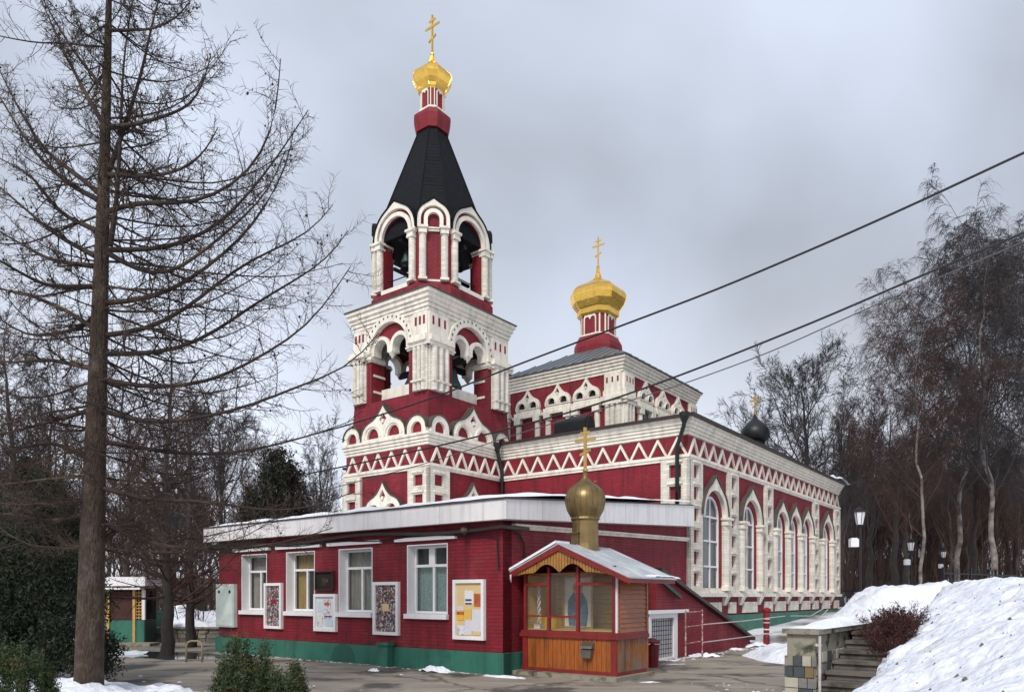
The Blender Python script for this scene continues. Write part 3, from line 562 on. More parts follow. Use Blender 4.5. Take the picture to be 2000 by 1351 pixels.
cup(nave, FM, 13.2, 1.08, 14.05, 0.82, 15.05,
    [(0.86, 15.02), (0.97, 15.12), (0.96, 15.36), (1.02, 15.42), (1.20, 15.68), (1.285, 15.95), (1.30, 16.08), (1.25, 16.24), (1.10, 16.41), (0.84, 16.56), (0.56, 16.70), (0.32, 16.84), (0.17, 17.0), (0.09, 17.22), (0.06, 17.5)], 'gold', 1.5, 'gold', 17.5)
# small black cupola at the far side of the roof
bc = N0 + A * 3.4 + B * 15.4; FB = frame(bc, B, A, 0)
sc_ = part('side_drum', MB().lathe([(0.5, 7.2), (0.48, 9.3)], 16), 'black', nave, FB, smooth=True)
sc_['label'] = 'small black drum carrying a black onion dome'
dd = part('cupola', MB().lathe([(0.50, 9.28), (0.62, 9.4), (0.70, 9.62), (0.69, 9.82), (0.56, 10.05), (0.34, 10.25), (0.15, 10.42), (0.05, 10.6)], 20), 'black', nave, FB, smooth=True, label='small black onion dome at the far end of the roof')
cross(dd, FB @ T3(0, 0, 10.6), 1.0, 'gold', arm=0.27)

# ================================================================== BELL TOWER
TA, TB = 4.05, 4.6
tow = thing('bell_tower', T3(T0.x, T0.y, 0), 'crimson and cream bell tower with black tent roof and small gold dome', 'bell tower')
FTl = FL(T0); FTr = FR(T0)
part('wall', MB().box(0, TB, 0, TA, 3.0, 6.56), 'red', tow, FTr)
slabs(tow, FTr, 0, TB, 0, TA, [(0.05, 5.80, 5.88), (0.09, 5.881, 5.97)], name='frieze_band')
slabs(tow, FTr, 0, TB, 0, TA, [(0.035, 6.561, 6.66), (0.065, 6.661, 6.76), (0.10, 6.761, 6.87), (0.14, 6.871, 6.98)])
chevrons(tow, FTl, -4.0, -0.05, 6, 5.98, 0.54)
chevrons(tow, FTr, 0.05, 3.77, 6, 5.98, 0.54)
SQT = [5.62 - 0.65 * i for i in range(3)]
for Fm, (p0, p1) in ((FTl, (-0.86, 0.1)), (FTl, (-4.15, -3.2)), (FTr, (-0.1, 0.92))): pilaster(tow, Fm, p0, p1, 3.2, 5.80, SQT, 0.37, sqw=0.42)
for Fm, c in ((FTl, -2.03), (FTr, 2.1)): kokoshnik(tow, Fm, c, 4.35, 1.8, 1.15, y0=-0.14, y1=0.0)
part('attic', MB().add([(0.12, 0.12, 6.981), (TB - .12, 0.12, 6.981), (TB - .12, TA - .12, 6.981), (0.12, TA - .12, 6.981), (0.2, 0.2, 8.4), (TB - .2, 0.2, 8.4), (TB - .2, TA - .2, 8.4), (0.2, TA - .2, 8.4)],
    [(0, 1, 5, 4), (1, 2, 6, 5), (2, 3, 7, 6), (3, 0, 4, 7), (4, 5, 6, 7)]), 'red', tow, FTr)
for Fm, c, s in ((FTl, -2.05, 1), (FTr, 2.15, 1)):
    kokoshnik(tow, Fm, c, 6.985, 2.15, 1.15, y0=-0.10, y1=0.22)
def small_arch(Fm, c):
    k = part('small_kokoshnik', ring(c, 0.43, 0.24, 6.985, 7.12, -0.10, 0.2), 'creamsm', tow, Fm)
    part('infill', MB().panel(archloop(c, 0.3, 6.99, 7.12), [], 0.0, 0.19), 'redplain', k, Fm)
    part('flashing', flashing(c, 0.435, 7.12, -0.13, 0.2, 0.0, th=0.045), 'flash', k, Fm)
for Fm, c in ((FTl, -0.46), (FTl, -3.65), (FTr, 0.46), (FTr, 3.75)): small_arch(Fm, c)
# ---- belfry stage one: square, four open faces
IN = 0.2; Z0, ZC, ZF = 8.4, 9.98, 11.02
corners = [T0 + A * IN + B * IN, T0 + A * IN + B * (TB - IN), T0 + A * (TA - IN) + B * (TB - IN), T0 + A * (TA - IN) + B * IN]
wA, wB = TA - 2 * IN, TB - 2 * IN
faces = [(frame(corners[0], B, A), wB, 0), (frame(corners[3], -A, B), wA, 1), (frame(corners[1], A, -B), wA, 0), (frame(corners[2], -B, -A), wB, 0)]
for Fm, w, vis in faces:
    c = w / 2; hw = 0.93; D = 0.62; e = 0.62
    for x0, x1 in ((0.003, c - hw), (c + hw, w - 0.003)):
        lo, hi = (x0, x1) if x0 > c else (x0, x1)
        part('belfry_pier', MB().box(x0 + (D if x0 < c else 0) * 0, x1, 0, D - (0.001 if vis else 0), Z0, ZC), 'red', tow, Fm)
    big = [(0.004, ZC), (c - hw, ZC)] + arc(c, ZC + 0.1, hw, math.pi, 0, 18) + [(c + hw, ZC), (w - 0.004, ZC), (w - 0.004, ZF), (0.004, ZF)]
    part('spandrel', MB().panel(big, [], 0, 0.3), 'cream', tow, Fm)
    tym = arc(c, ZC + 0.1, hw + 0.02, 0, math.pi, 18)
    lobes = [(c - hw, ZC + 0.0), ] + arc(c - 0.46, ZC + 0.20, 0.40, math.pi, 0, 10) + arc(c + 0.46, ZC + 0.20, 0.40, math.pi, 0, 10) + [(c + hw, ZC + 0.0)]
    part('tympanum', MB().panel(tym + [(c - hw - 0.02, ZC)] + lobes[1:-1] + [(c + hw + 0.02, ZC)], [], 0.10, 0.24), 'redplain', tow, Fm)
    for s in (-0.46, 0.46):
        part('lobed_arch', MB().panel([(c + s - 0.46, ZC + 0.04)] + arc(c + s, ZC + 0.20, 0.46, math.pi, 0, 12) + [(c + s + 0.46, ZC + 0.04), (c + s + 0.33, ZC + 0.04)] + arc(c + s, ZC + 0.20, 0.33, 0, math.pi, 12) + [(c + s - 0.33, ZC + 0.04)], [], 0.0, 0.34), 'creamsm', tow, Fm)
    part('pendant', MB().lathe([(0.02, ZC - 0.16), (0.09, ZC - 0.06), (0.15, ZC + 0.02), (0.16, ZC + 0.14)], 8, cx=c, cy=0.14), 'creamsm', tow, Fm)
    part('archivolt', ring(c, hw + 0.27, hw + 0.0, ZC + 0.1, ZC + 0.1, -0.09, 0.001), 'creamsm', tow, Fm)
    dn = MB()
    for i in range(1, 16):
        a = math.pi * i / 16; r_ = hw + 0.17; x = c + r_ * math.cos(a); z = ZC + 0.1 + r_ * math.sin(a)
        dn.box(x - 0.03, x + 0.03, -0.096, -0.088, z - 0.035, z + 0.035)
    part('dentil_band', dn, 'flash', tow, Fm, kind='stuff')
    for x0, x1 in ((-0.0, c - hw - 0.23), (c + hw + 0.23, w)):
        pr = part('corner_pier', MB().box(x0 + .004, x1 - .004, -0.06, -0.001, Z0 + 0.03, ZC), 'cream', tow, Fm)
        n = 3; st = (x1 - x0 - 0.1) / n
        for i in range(n):
            x = x0 + 0.05 + st * (i + 0.5)
            part('column', MB().tube([(x, -0.09, Z0 + 0.02), (x, -0.09, ZC - 0.1)], st * 0.44, 10).box(x - st * .49, x + st * .49, -.22, 0, Z0 + .3, Z0 + .36), 'cream', pr, Fm)
            part('slot', MB().box(x - 0.045, x + 0.045, -0.057, -0.048, 10.60, 10.88), 'redplain', pr, Fm)
        part('capital', MB().box(x0 - 0.03 if x0 > 1 else x0 - .12, x1 + 0.12 if x0 > 1 else x1 + .03, -0.17, 0, ZC - 0.10, ZC + 0.02).box(x0 - .1, x1 + .1, -0.25, 0.0, ZC + 0.021, ZC + 0.13).box(x0 - 0.04, x1 + 0.04, -0.20, 0, ZC + 0.131, ZC + 0.24).box(x0 + .003, x1 - .003, -0.05, 0, ZC + 0.241, ZF), 'creamsm', pr, Fm)
    for x0, x1 in ((c - hw - 0.22, c - hw + 0.05), (c + hw - 0.05, c + hw + 0.22)):
        part('impost', MB().box(x0, x1, -0.05, D + 0.0, ZC - 0.14, ZC + 0.05).box(x0 - .03, x1 + .03, -0.09, D + 0.02, ZC - 0.08, ZC - 0.02), 'creamsm', tow, Fm)
    for z in (8.78, 9.35):
        for x0, x1 in ((c - hw - 0.0, c - hw + 0.03), (c + hw - 0.03, c + hw + 0.0)):
            part('band_course', MB().box(x0, x1, 0.1, D + 0.01, z, z + 0.08), 'creamsm', tow, Fm)
    part('parapet', MB().box(c - hw, c + hw, D - 0.14, D - 0.02, Z0 + 0.02, Z0 + 0.55), 'creamsm', tow, Fm)
part('belfry_floor', MB().box(0.25, TB - 0.25, 0.25, TA - 0.25, 8.401, 8.43), 'dark', tow, FTr)
part('belfry_ceiling', MB().box(0.3, TB - 0.3, 0.3, TA - 0.3, 10.95, 11.0), 'dark', tow, FTr)
slabs(tow, FTr, IN, TB - IN, IN, TA - IN, [(0.03, 11.021, 11.14), (0.07, 11.141, 11.27), (0.11, 11.271, 11.40), (0.17, 11.401, 11.55), (0.23, 11.551, 11.69)])
slabs(tow, FTr, IN, TB - IN, IN, TA - IN, [(0.27, 11.691, 11.73)], m='flash', name='eave')
tc0 = T0 + A * TA / 2 + B * TB / 2; FC = frame(tc0, B, A, 0)
part('skirt_roof', MB().add([(-TB / 2 - .05, -TA / 2 - .05, 11.732), (TB / 2 + .05, -TA / 2 - .05, 11.732), (TB / 2 + .05, TA / 2 + .05, 11.732), (-TB / 2 - .05, TA / 2 + .05, 11.732), (-1.6, -1.6, 12.0), (1.6, -1.6, 12.0), (1.6, 1.6, 12.0), (-1.6, 1.6, 12.0)],
    [(0, 1, 5, 4), (1, 2, 6, 5), (2, 3, 7, 6), (3, 0, 4, 7), (4, 5, 6, 7)]), 'flash', tow, FC)
part('octagon_base', MB().octo([(2.16, 11.66), (2.16, 12.05), (2.02, 12.28), (1.5, 12.30)]), 'red', tow, FC)
Z1 = 12.28; ZS = 13.98; HW = 1.98
for a, AP, sw, diag in oct_faces(HW):
    Fi = FC @ RZ(a) @ T3(0, -AP, 0); zz = ZS + (0.40 if diag else 0.10)
    hs = [] if diag else [archloop(0, 0.66, Z1 + 0.02, zz, n=14)]
    ro = sw / 2 - 0.02
    top = [(sw / 2 - 0.003, Z1), (sw / 2 - 0.003, zz)] + [(x, z) for x, z in arc(0, zz, ro, 0.02, math.pi - 0.02, 16)] + [(-sw / 2 + 0.003, zz), (-sw / 2 + 0.003, Z1)]
    part('octagon_wall', MB().panel(top, hs, 0, 0.42), 'red', tow, Fi)
    if diag:
        part('archivolt', ring(0, 0.33, 0.20, ZS + 0.08, zz, -0.14, 0.001), 'creamsm', tow, Fi)
        part('archivolt', ring(0, 0.55, 0.43, ZS + 0.08, zz, -0.14, 0.2, keel=0.10), 'creamsm', tow, Fi)
        part('flashing', flashing(0, 0.555, zz, -0.17, 0.3, 0.12, th=0.045), 'tent', tow, Fi)
        part('band_course', MB().box(-0.2, 0.2, -0.06, 0, ZS + 0.0, ZS + 0.05), 'creamsm', tow, Fi); part('band_course', MB().box(-0.2, 0.2, -0.08, 0, ZS + 0.08, ZS + 0.13), 'creamsm', tow, Fi); part('sill', MB().box(-0.25, 0.25, -0.06, 0, Z1, Z1 + 0.07), 'creamsm', tow, Fi)
        for x in (-0.37, 0.37): column(tow, Fi, x, Z1 + 0.02, ZS + 0.12, 0.125, y=-0.05, cap=0.24, base=0.08)
    else:
        part('archivolt', ring(0, 0.80, 0.66, ZS + 0.05, zz, -0.10, 0.002), 'creamsm', tow, Fi)
        part('archivolt', ring(0, 1.00, 0.88, ZS + 0.05, zz + 0.02, -0.13, 0.2, keel=0.14), 'creamsm', tow, Fi)
        part('flashing', flashing(0, 1.005, zz + 0.02, -0.16, 0.3, 0.16, th=0.05), 'tent', tow, Fi)
        for x in (-0.80, 0.80):
            column(tow, Fi, x, Z1 + 0.02, ZS + 0.06, 0.125, y=-0.04, cap=0.26, base=0.08)
            part('impost', MB().box(x - .14 if x > 0 else x - .1, x + .1 if x > 0 else x + .14, -0.02, 0.44, ZS - 0.12, ZS - 0.05), 'creamsm', tow, Fi); part('impost', MB().box(x - .17 if x > 0 else x - .1, x + .1 if x > 0 else x + .17, -0.02, 0.46, ZS - 0.02, ZS + 0.05), 'creamsm', tow, Fi)
        part('railing', MB().tube([(-0.65, 0.3, Z1 + 0.5), (0.65, 0.3, Z1 + 0.5)], 0.02, 6), 'iron', tow, Fi)
        part('sill', MB().box(-0.64, 0.64, -0.14, 0.3, Z1 - 0.12, Z1 + 0.02), 'creamsm', tow, Fi)
tentp = [(1.93, 14.10), (1.93, 14.35), (1.84, 14.85), (0.50, 18.45), (0.44, 18.62), (0.50, 18.70), (0.62, 18.76)]
part('tent_roof', MB().octo(tentp), 'tent', tow, FC)
oc = MB().octo(tentp).v; rb = MB()
for j in range(8): rb.tube([oc[i * 8 + j] for i in range(2, 4)], 0.028, 6)
part('tent_ridge', rb, 'tent', tow, FC)
part('bell_beam', MB().box(-1.6, 1.6, -0.07, 0.07, 14.0, 14.15).box(-0.08, 0.08, -1.6, 1.6, 13.85, 13.99).box(-1.4, 1.4, -0.6, -0.5, 13.2, 13.3).box(-1.4, 1.4, 0.5, 0.6, 13.2, 13.3), 'dark', tow, FC)
part('bell_beam', MB().box(-1.9, 1.9, -0.08, 0.08, 10.1, 10.3).box(-0.08, 0.08, -1.7, 1.7, 9.85, 10.05).tube([(-1.2, -1.2, 8.4), (0.3, 0.2, 10.2)], 0.06, 6).tube([(1.2, -1.2, 8.4), (-0.3, 0.2, 10.2)], 0.06, 6), 'dark', tow, FC)
cup(tow, FC, 18.76, 0.64, 19.22, 0.41, 19.98,
    [(0.42, 19.92), (0.50, 19.99), (0.49, 20.10), (0.60, 20.24), (0.68, 20.42), (0.70, 20.50), (0.66, 20.62), (0.52, 20.76), (0.34, 20.88), (0.18, 21.0), (0.09, 21.14), (0.05, 21.35)], 'gold', 1.5, 'gold', 21.35)
# bells, each hung from the beams
bellm = MB().lathe([(0.235, 0), (0.22, 0.06), (0.155, 0.2), (0.12, 0.36), (0.09, 0.44), (0.03, 0.47)], 16).mesh('bell_body', M['bell'], True)
clap = MB().tube([(0, 0, 0.3), (0, 0, -0.03)], 0.02, 6).lathe([(0.01, -0.09), (0.035, -0.06), (0.01, -0.02)], 8).mesh('clapper', M['iron'])
def bell(x, y, z, s, label):
    Mx = FC @ T3(x, y, z) @ Matrix.Scale(s, 4)
    t = thing('bell', Mx, label, 'bell', 'bells hanging in the bell tower'); part('bell_body', bellm, None, t, Mx); part('clapper', clap, None, t, Mx)
    part('hanger', MB().tube([(0, 0, 0.45), (0, 0, 0.75)], 0.03, 6), 'iron', t, Mx)
bell(-0.15, -1.15, 13.35, 1.1, 'green bronze bell in the right arch of the octagonal belfry')
bell(0.25, -0.85, 13.42, 0.8, 'smaller bronze bell just behind the right arch of the upper belfry')
bell(-1.15, 0.15, 13.4, 0.95, 'bronze bell in the left arch of the octagonal belfry')
bell(-0.95, -0.05, 9.05, 1.6, 'large dark bell in the left opening of the square belfry')
bell(0.0, -0.95, 9.05, 1.6, 'large dark bell in the right opening of the square belfry')

# ================================================================== ANNEX
FAl = FL(C0); FAr = FR(C0)
ann = thing('annex', T3(C0.x, C0.y, 0), 'low crimson brick annex with green plinth and white fascia in front of the church', 'annex')
aw = [(-2.82, -1.55), (-5.25, -4.0), (-7.42, -6.2), (-9.52, -8.3)]
part('wall', MB().panel([(-10.7, 0.0), (0, 0.0), (0, 3.36), (-10.7, 3.36)], [[(a, 1.20), (b, 1.20), (b, 2.82), (a, 2.82)] for a, b in aw], 0, 0.3), 'red', ann, FAl)
part('wall', MB().panel([(0.001, 0.0), (9.02, 0.0), (9.02, 3.9), (0.001, 3.4)], [], 0.0, 0.3), 'red', ann, FAr)
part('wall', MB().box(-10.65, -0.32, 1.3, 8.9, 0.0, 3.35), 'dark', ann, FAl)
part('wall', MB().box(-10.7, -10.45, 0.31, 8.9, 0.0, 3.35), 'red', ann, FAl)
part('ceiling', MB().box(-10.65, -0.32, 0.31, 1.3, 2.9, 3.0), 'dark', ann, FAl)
part('plinth', MB().box(-10.78, 0.07, -0.07, 0.2, 0.0, 0.46), 'green', ann, FAl)
part('plinth', MB().box(-0.06, 6.4, -0.07, 0.2, 0.0, 0.455), 'green', ann, FAr)
part('string_course', MB().hexa([(0.3, -0.07, 3.06), (9.0, -0.07, 3.30), (9.0, 0.0, 3.30), (0.3, 0.0, 3.06), (0.3, -0.07, 3.12), (9.0, -0.07, 3.36), (9.0, 0, 3.36), (0.3, 0, 3.12)]).hexa([(0.3, -0.11, 3.121), (9.0, -0.11, 3.361), (9.0, 0.0, 3.361), (0.3, 0.0, 3.121), (0.3, -0.11, 3.17), (9.0, -0.11, 3.41), (9.0, 0, 3.41), (0.3, 0, 3.17)]), 'creamsm', ann, FAr)
# roof slab: fascia corners in annex-left coordinates (x right, y away)
FO = 0.36
def apt(x, y, z): return (x, y, z)
P_l = (-10.92, -FO, 3.22, 3.62); P_c = (FO, -FO, 3.20, 3.60); P_r = (FO, 8.75, 3.72, 4.34); P_b = (-10.92, 8.75, 3.72, 4.34)
def slab_part(name, pts, m, zoff=(0, 0), ins=0.0, kind=None):
    n = 4; mb = MB(); bot = [(p[0], p[1], p[2] + zoff[0]) for p in pts]; tp = [(p[0], p[1], p[3] + zoff[1]) for p in pts]
    mb.hexa(bot + tp); return part(name, mb, m, ann, FAl, kind=kind)
slab_part('fascia', [P_l, P_c, P_r, P_b], 'fascia')
for i in range(9):
    x = -10.0 + i * 1.22; t_ = (x + 11.15) / 11.5
    part('sheet_joint', MB().box(x, x + 0.012, -FO - 0.004, -FO + .001, 3.225 - 0.02 * t_, 3.615 - 0.02 * t_), 'joint', ann, FAl)
for i in range(7):
    y = 0.9 + i * 1.22; t_ = (y + FO) / 9.11
    part('sheet_joint', MB().box(FO - .001, FO + .004, y, y + 0.012, 3.21 + 0.52 * t_, 3.59 + 0.73 * t_), 'joint', ann, FAl)
dl = [(-10.95, -FO - .03, 3.621, 3.65), (FO + .03, -FO - .03, 3.601, 3.63), (FO + .03, 8.7, 4.341, 4.36), (-10.95, 8.7, 4.341, 4.36)]
part('roof_edge', MB().hexa([(p[0], p[1], p[2]) for p in dl] + [(p[0], p[1], p[3]) for p in dl]), 'flash', ann, FAl)
# snow lying on the flat roof (uneven edge)
V = []; F = []; nx_, ny_ = 120, 26
for j in range(ny_ + 1):
    for i in range(nx_ + 1):
        u = i / nx_; v = j / ny_; x = -10.88 + u * (10.88 + FO - 0.04); y = -FO + 0.02 + v * 9.0
        zt = 3.655 + v * 0.72
        nse = noise.noise(Vector((x * 1.3, y * 1.3, 0))); edge = min(u, 1 - u, v * 0.8, 1) * 14
        h = 0.13 * min(1, edge ** 0.5 if edge > 0 else 0) * (0.75 + 0.9 * nse) + 0.07 * sstep(0.0, 0.25, v) * sstep(-10, -3, x) 
        if v < 0.001: y += 0.06 * noise.noise(Vector((x * 2.1, 5, 0)))
        V.append((x, y, zt + h))
for j in range(ny_):
    for i in range(nx_): a = j * (nx_ + 1) + i; F.append((a, a + 1, a + nx_ + 2, a + nx_ + 1))
s = link('roof_snow', npmesh('roof_snow', V, F, M['snow']), ann, FAl); s['kind'] = 'stuff'
def annex_window(i, a, b):
    z0, z1 = 1.20, 2.82; y = 0.22; hood = {0: (-3.16, -1.27), 1: (-5.62, -3.66), 2: (-7.8, -5.9), 3: (-9.85, -8.1)}[i]
    lin = MB().panel([(a + .001, z0 + .001), (b - .001, z0 + .001), (b - .001, z1 - .001), (a + .001, z1 - .001)], [[(a + 0.025, z0 + 0.04), (b - 0.025, z0 + 0.04), (b - 0.025, z1 - 0.025), (a + 0.025, z1 - 0.025)]], -0.006, 0.3)
    w = part('window', lin, 'white', ann, FAl)
    part('sill', MB().box(a - 0.03, b + 0.03, -0.09, y, z0 - 0.07, z0 + 0.0395), 'white', w, FAl)
    part('hood', MB().box(hood[0], hood[1], -0.09, -0.001, 2.90, 2.98), 'white', w, FAl)
    m_ = a + (b - a) * 0.5
    fr = [(a + .03, z0 + .045), (b - .03, z0 + .045), (b - .03, z1 - .03), (a + .03, z1 - .03)]
    t = 0.05; zt = 2.34
    if i == 0: hs = [(a + .08, m_ - .03, z0 + .1, zt - .03), (m_ + .03, b - .08, z0 + .1, zt - .03), (a + .08, m_ - .15, zt + .03, z1 - .08), (m_ + .03, b - .08, zt + .03, z1 - .08)]
    else: hs = [(a + .08, m_ - .03, z0 + .1, zt - .03), (m_ + .03, b - .08, z0 + .1, zt - .03), (a + .08, b - .08, zt + .03, z1 - .08)]
    part('frame', MB().panel(fr, [[(h[0], h[2]), (h[1], h[2]), (h[1], h[3]), (h[0], h[3])] for h in hs], y, y + 0.06), 'white', w, FAl)
    for h in hs: part('pane', MB().box(h[0] - .01, h[1] + .01, y + 0.03, y + 0.036, h[2] - .01, h[3] + .01), 'clearglass', w, FAl)
    def cur(x0, x1, za, zb, m): 
        n = max(6, int((x1 - x0) * 30)); pts = [(x0 + (x1 - x0) * k / n, 0.36 + 0.018 * math.sin(k * 1.9)) for k in range(n + 1)]
        mb = MB(); 
        for k in range(n): mb.add([(pts[k][0], pts[k][1], za), (pts[k + 1][0], pts[k + 1][1], za), (pts[k + 1][0], pts[k + 1][1], zb), (pts[k][0], pts[k][1], zb)], [(0, 1, 2, 3)])
        part('curtain', mb, m, w, FAl, smooth=True)
    if i == 0: cur(a + .02, b + .3, z0 + .1, 2.36, 'curtain')
    elif i == 1: cur(a, m_ + .1, z0, 2.85, 'curtaing'); cur(m_ + .12, b + .3, z0, 2.85, 'curtain')
    else: cur(a + .05, a + .5, z0, 2.85, 'curtainy' if i == 2 else 'curtaing'); cur(a + .1, b, 2.4, 2.85, 'curtainy' if i == 2 else 'curtaing'); cur(b + .0, b + .35, z0, 1.9, 'curtain')
for i, (a, b) in enumerate(aw): annex_window(i, a, b)
part('buttress', MB().hexa([(-3.50, -0.30, 0), (-3.18, -0.30, 0), (-3.18, -0.07, 0), (-3.50, -0.07, 0), (-3.50, -0.26, 0.50), (-3.18, -0.26, 0.58), (-3.18, -0.07, 0.60), (-3.50, -0.07, 0.54)]).box(-3.53, -3.15, -0.31, -0.071, 0.50, 0.56), 'green', ann, FAl)
part('vent_arch', MB().panel(archloop(-5.0, 0.45, 0.03, 0.03, 12), [], -0.076, -0.0705), 'greenmid', ann, FAl)
part('eave_pipe', MB().tube([wp(FAl, x, -0.12, 3.08 + 0.05 * math.sin(x * 1.1)) for x in np.linspace(-10.9, 0.05, 16)] + [wp(FAl, 0.3, 0.5, 3.06)], 0.045, 8), 'flash', ann, I4, smooth=True)
part('eave_pipe', MB().tube([wp(FAl, x, -0.08, 2.98 + 0.03 * math.sin(x * 2.1)) for x in np.linspace(-10.9, -0.5, 20)] + [wp(FAl, -0.12, -0.05, 2.88), wp(FAl, -0.07, -0.05, 2.2)], 0.02, 6), 'iron', ann, I4)
part('corner_cable', MB().tube([wp(FAr, 0.10, -0.04, 3.1), wp(FAr, 0.55, -0.04, 2.95), wp(FAr, 0.72, -0.03, 2.75), wp(FAr, 0.74, -0.03, 2.1)], 0.02, 6), 'iron', ann, I4)
part('eave_lamp', MB().lathe([(0.02, 0.12), (0.08, 0.08), (0.1, 0), (0.03, -0.06)], 10), 'flash', ann, T3(*wp(FAl, -0.9, -0.18, 3.02)))

# boards hung on the annex front
def board(x0, x1, z0, z1, label, fill, papers, name='notice_board', cat='notice board', fm='white', fw=0.075):
    Mx = FAl @ T3((x0 + x1) / 2, -0.002, z0); t = thing(name, Mx, label, cat, 'boards on the annex front' if name == 'notice_board' else None)
    w, h = (x1 - x0) / 2, z1 - z0
    part('frame', MB().panel([(-w, 0), (w, 0), (w, h), (-w, h)], [[(-w + fw, fw), (w - fw, fw), (w - fw, h - fw), (-w + fw, h - fw)]], -0.09, -0.002), fm, t, Mx)
    part('backing', MB().box(-w + fw * .8, w - fw * .8, -0.04, -0.01, fw * .8, h - fw * .8), fill, t, Mx)
    for i, (a, b, c, d, m) in enumerate(papers):
        part('paper', MB().box(-w + fw + (2 * w - 2 * fw) * a, -w + fw + (2 * w - 2 * fw) * b, -0.046 - i * .0011, -0.041 - i * .0011, fw + (h - 2 * fw) * c, fw + (h - 2 * fw) * d), m, t, Mx)
    return t
board(-1.33, -0.45, 0.71, 2.0, 'white framed cream notice board right of the annex windows with yellow and white sheets', 'cork',
    [(.33, .66, .62, .86, 'paper'), (.36, .6, .66, .70, 'paperblue'), (.36, .6, .60, .63, 'paperblue'), (.7, .98, .56, .8, 'paperorange'), (.02, .30, .30, .48, 'paperyellow'), (.02, .30, .40, .46, 'paperorange'), (.02, .30, .48, .56, 'text'), (.32, .60, .3, .52, 'cork'), (.34, .58, .33, .50, 'textyellow'), (.62, .98, .10, .5, 'text'), (.04, .40, .02, .2, 'print'), (.36, .62, .03, .3, 'text'), (.66, .95, .03, .10, 'cork')])
board(-3.9, -3.04, 0.73, 1.98, 'white framed board packed with photographs, between the two right annex windows', 'photos', [(.3, .62, .44, .60, 'cork')])
board(-6.15, -5.28, 0.75, 1.70, 'white framed board with pale sheets below the dark plaque', 'paper',
    [(.05, .38, .5, .85, 'paperpale'), (.08, .35, .55, .7, 'text'), (.42, .8, .3, .92, 'print'), (.45, .72, .72, .82, 'paperorange'), (.05, .35, .05, .4, 'print'), (.5, .9, .08, .28, 'paperpale'), (.45, .85, .36, .40, 'paperblue')])
board(-8.32, -7.54, 0.76, 2.0, 'narrow white framed board of photographs at the left end of the annex front', 'photos', [(.3, .7, .55, .65, 'redplain')])
pl = board(-6.1, -5.38, 1.79, 2.28, 'dark framed plaque with a faded picture above the pale notice board', 'dark', [(.3, .6, .2, .7, 'bushred'), (.4, .7, .4, .6, 'thuja')], name='plaque', cat='plaque', fm='bushred', fw=0.03)
Mx = FAl @ T3(-10.2, -0.002, 0.75); cb_ = thing('utility_cabinet', Mx, 'pale green metal cabinet door at the far left end of the annex wall', 'cabinet')
part('body', MB().box(-0.46, 0.46, -0.12, -0.001, 0, 1.24), 'tealdoor', cb_, Mx); part('door', MB().box(-0.42, 0.42, -0.14, -0.121, 0.04, 1.2), 'tealdoor', cb_, Mx)
for x in (-.25, .3): part('vent', MB().lathe([(0.05, 0), (0.04, 0.02)], 8), 'iron', cb_, Mx @ T3(x, -0.141, 1.02) @ Matrix.Rotation(R(90), 4, 'X'))

# ---------------- side stair cover with sloping coping
FS = frame(C0 - A * 1.0, B, A, 0)
bs = thing('basement_entrance', FS @ T3(5, 0, 0), 'red brick lean-to with sloping dark coping and white grille door beside the kiosk', 'lean-to')
line = lambda x: 2.62 - (x - 4.0) * (2.62 - 0.28) / (11.6 - 4.0)
wallp = [(4.2, 0.0), (11.75, 0.0), (11.6, 0.24), (4.2, line(4.2) - 0.03)]
hole = [(5.75, 0.02), (7.78, 0.02), (7.78, 1.20), (5.75, 1.20)]
wallp = [(4.2, 0.0), (4.58, 0.0), (4.58, 1.20), (6.2, 1.20), (6.2, 0.0), (11.75, 0.0), (11.6, 0.24), (5.0, line(5.0) - 0.03), (4.99, 1.3), (4.2, 1.3)]
part('wall', MB().panel(wallp, [], 0, 0.2), 'red', bs, FS)
part('coping', MB().panel([(5.05, line(5.05) - 0.02), (11.75, line(11.75) - 0.02), (11.75, line(11.75) + 0.07), (5.05, line(5.05) + 0.07)], [], -0.14, 0.98), 'brownroof', bs, FS)
part('brace', MB().tube([(5.15, -0.10, 2.0), (6.2, -0.10, 1.6)], 0.06, 4), 'greendark', bs, FS)
part('soffit', MB().box(4.2, 6.6, -0.06, -0.001, 1.72, 2.1), 'greendark', bs, FS) if False else None
dr = part('door', MB().panel([(4.58, 0.0), (6.2, 0.0), (6.2, 1.22), (4.58, 1.22)], [[(4.70, 0.06), (5.98, 0.06), (5.98, 1.08), (4.70, 1.08)]], -0.02, 0.14), 'white', bs, FS)
part('lintel', MB().box(4.5, 6.75, -0.09, -0.021, 1.20, 1.29), 'white', dr, FS)
part('back_panel', MB().box(4.65, 6.02, 0.08, 0.1, 0.06, 1.1), 'paper', dr, FS)
gm = MB()
for i in range(13): x = 4.74 + i * 0.10; gm.tube([(x, 0.02, 0.06), (x, 0.02, 1.08)], 0.008, 5)
for i in range(8): z = 0.16 + i * 0.12; gm.tube([(4.70, 0.03, z), (5.98, 0.03, z)], 0.008, 5)
part('grille', gm, 'iron', dr, FS)
pr = thing('pipe_railing', FS @ T3(8.3, -0.5, 0), 'thin rusty pipe railing standing in front of the sloping red wall', 'railing')
for x in (5.75, 6.8): part('post', MB().tube([(x, -0.45, 0.0), (x, -0.45, 1.28)], 0.022, 8), 'pipe', pr, FS)
for z in (0.42, 0.85, 1.22): part('rail', MB().tube([(5.75, -0.45, z), (6.8, -0.45, z + 0.02)], 0.018, 6), 'pipe', pr, FS)
for z in (0.40, 0.88): part('rail', MB().tube([(6.8, -0.45, z), (9.6, -0.6, z + 0.03), (12.3, -0.9, z + 0.12)], 0.016, 6), 'rail', pr, FS)
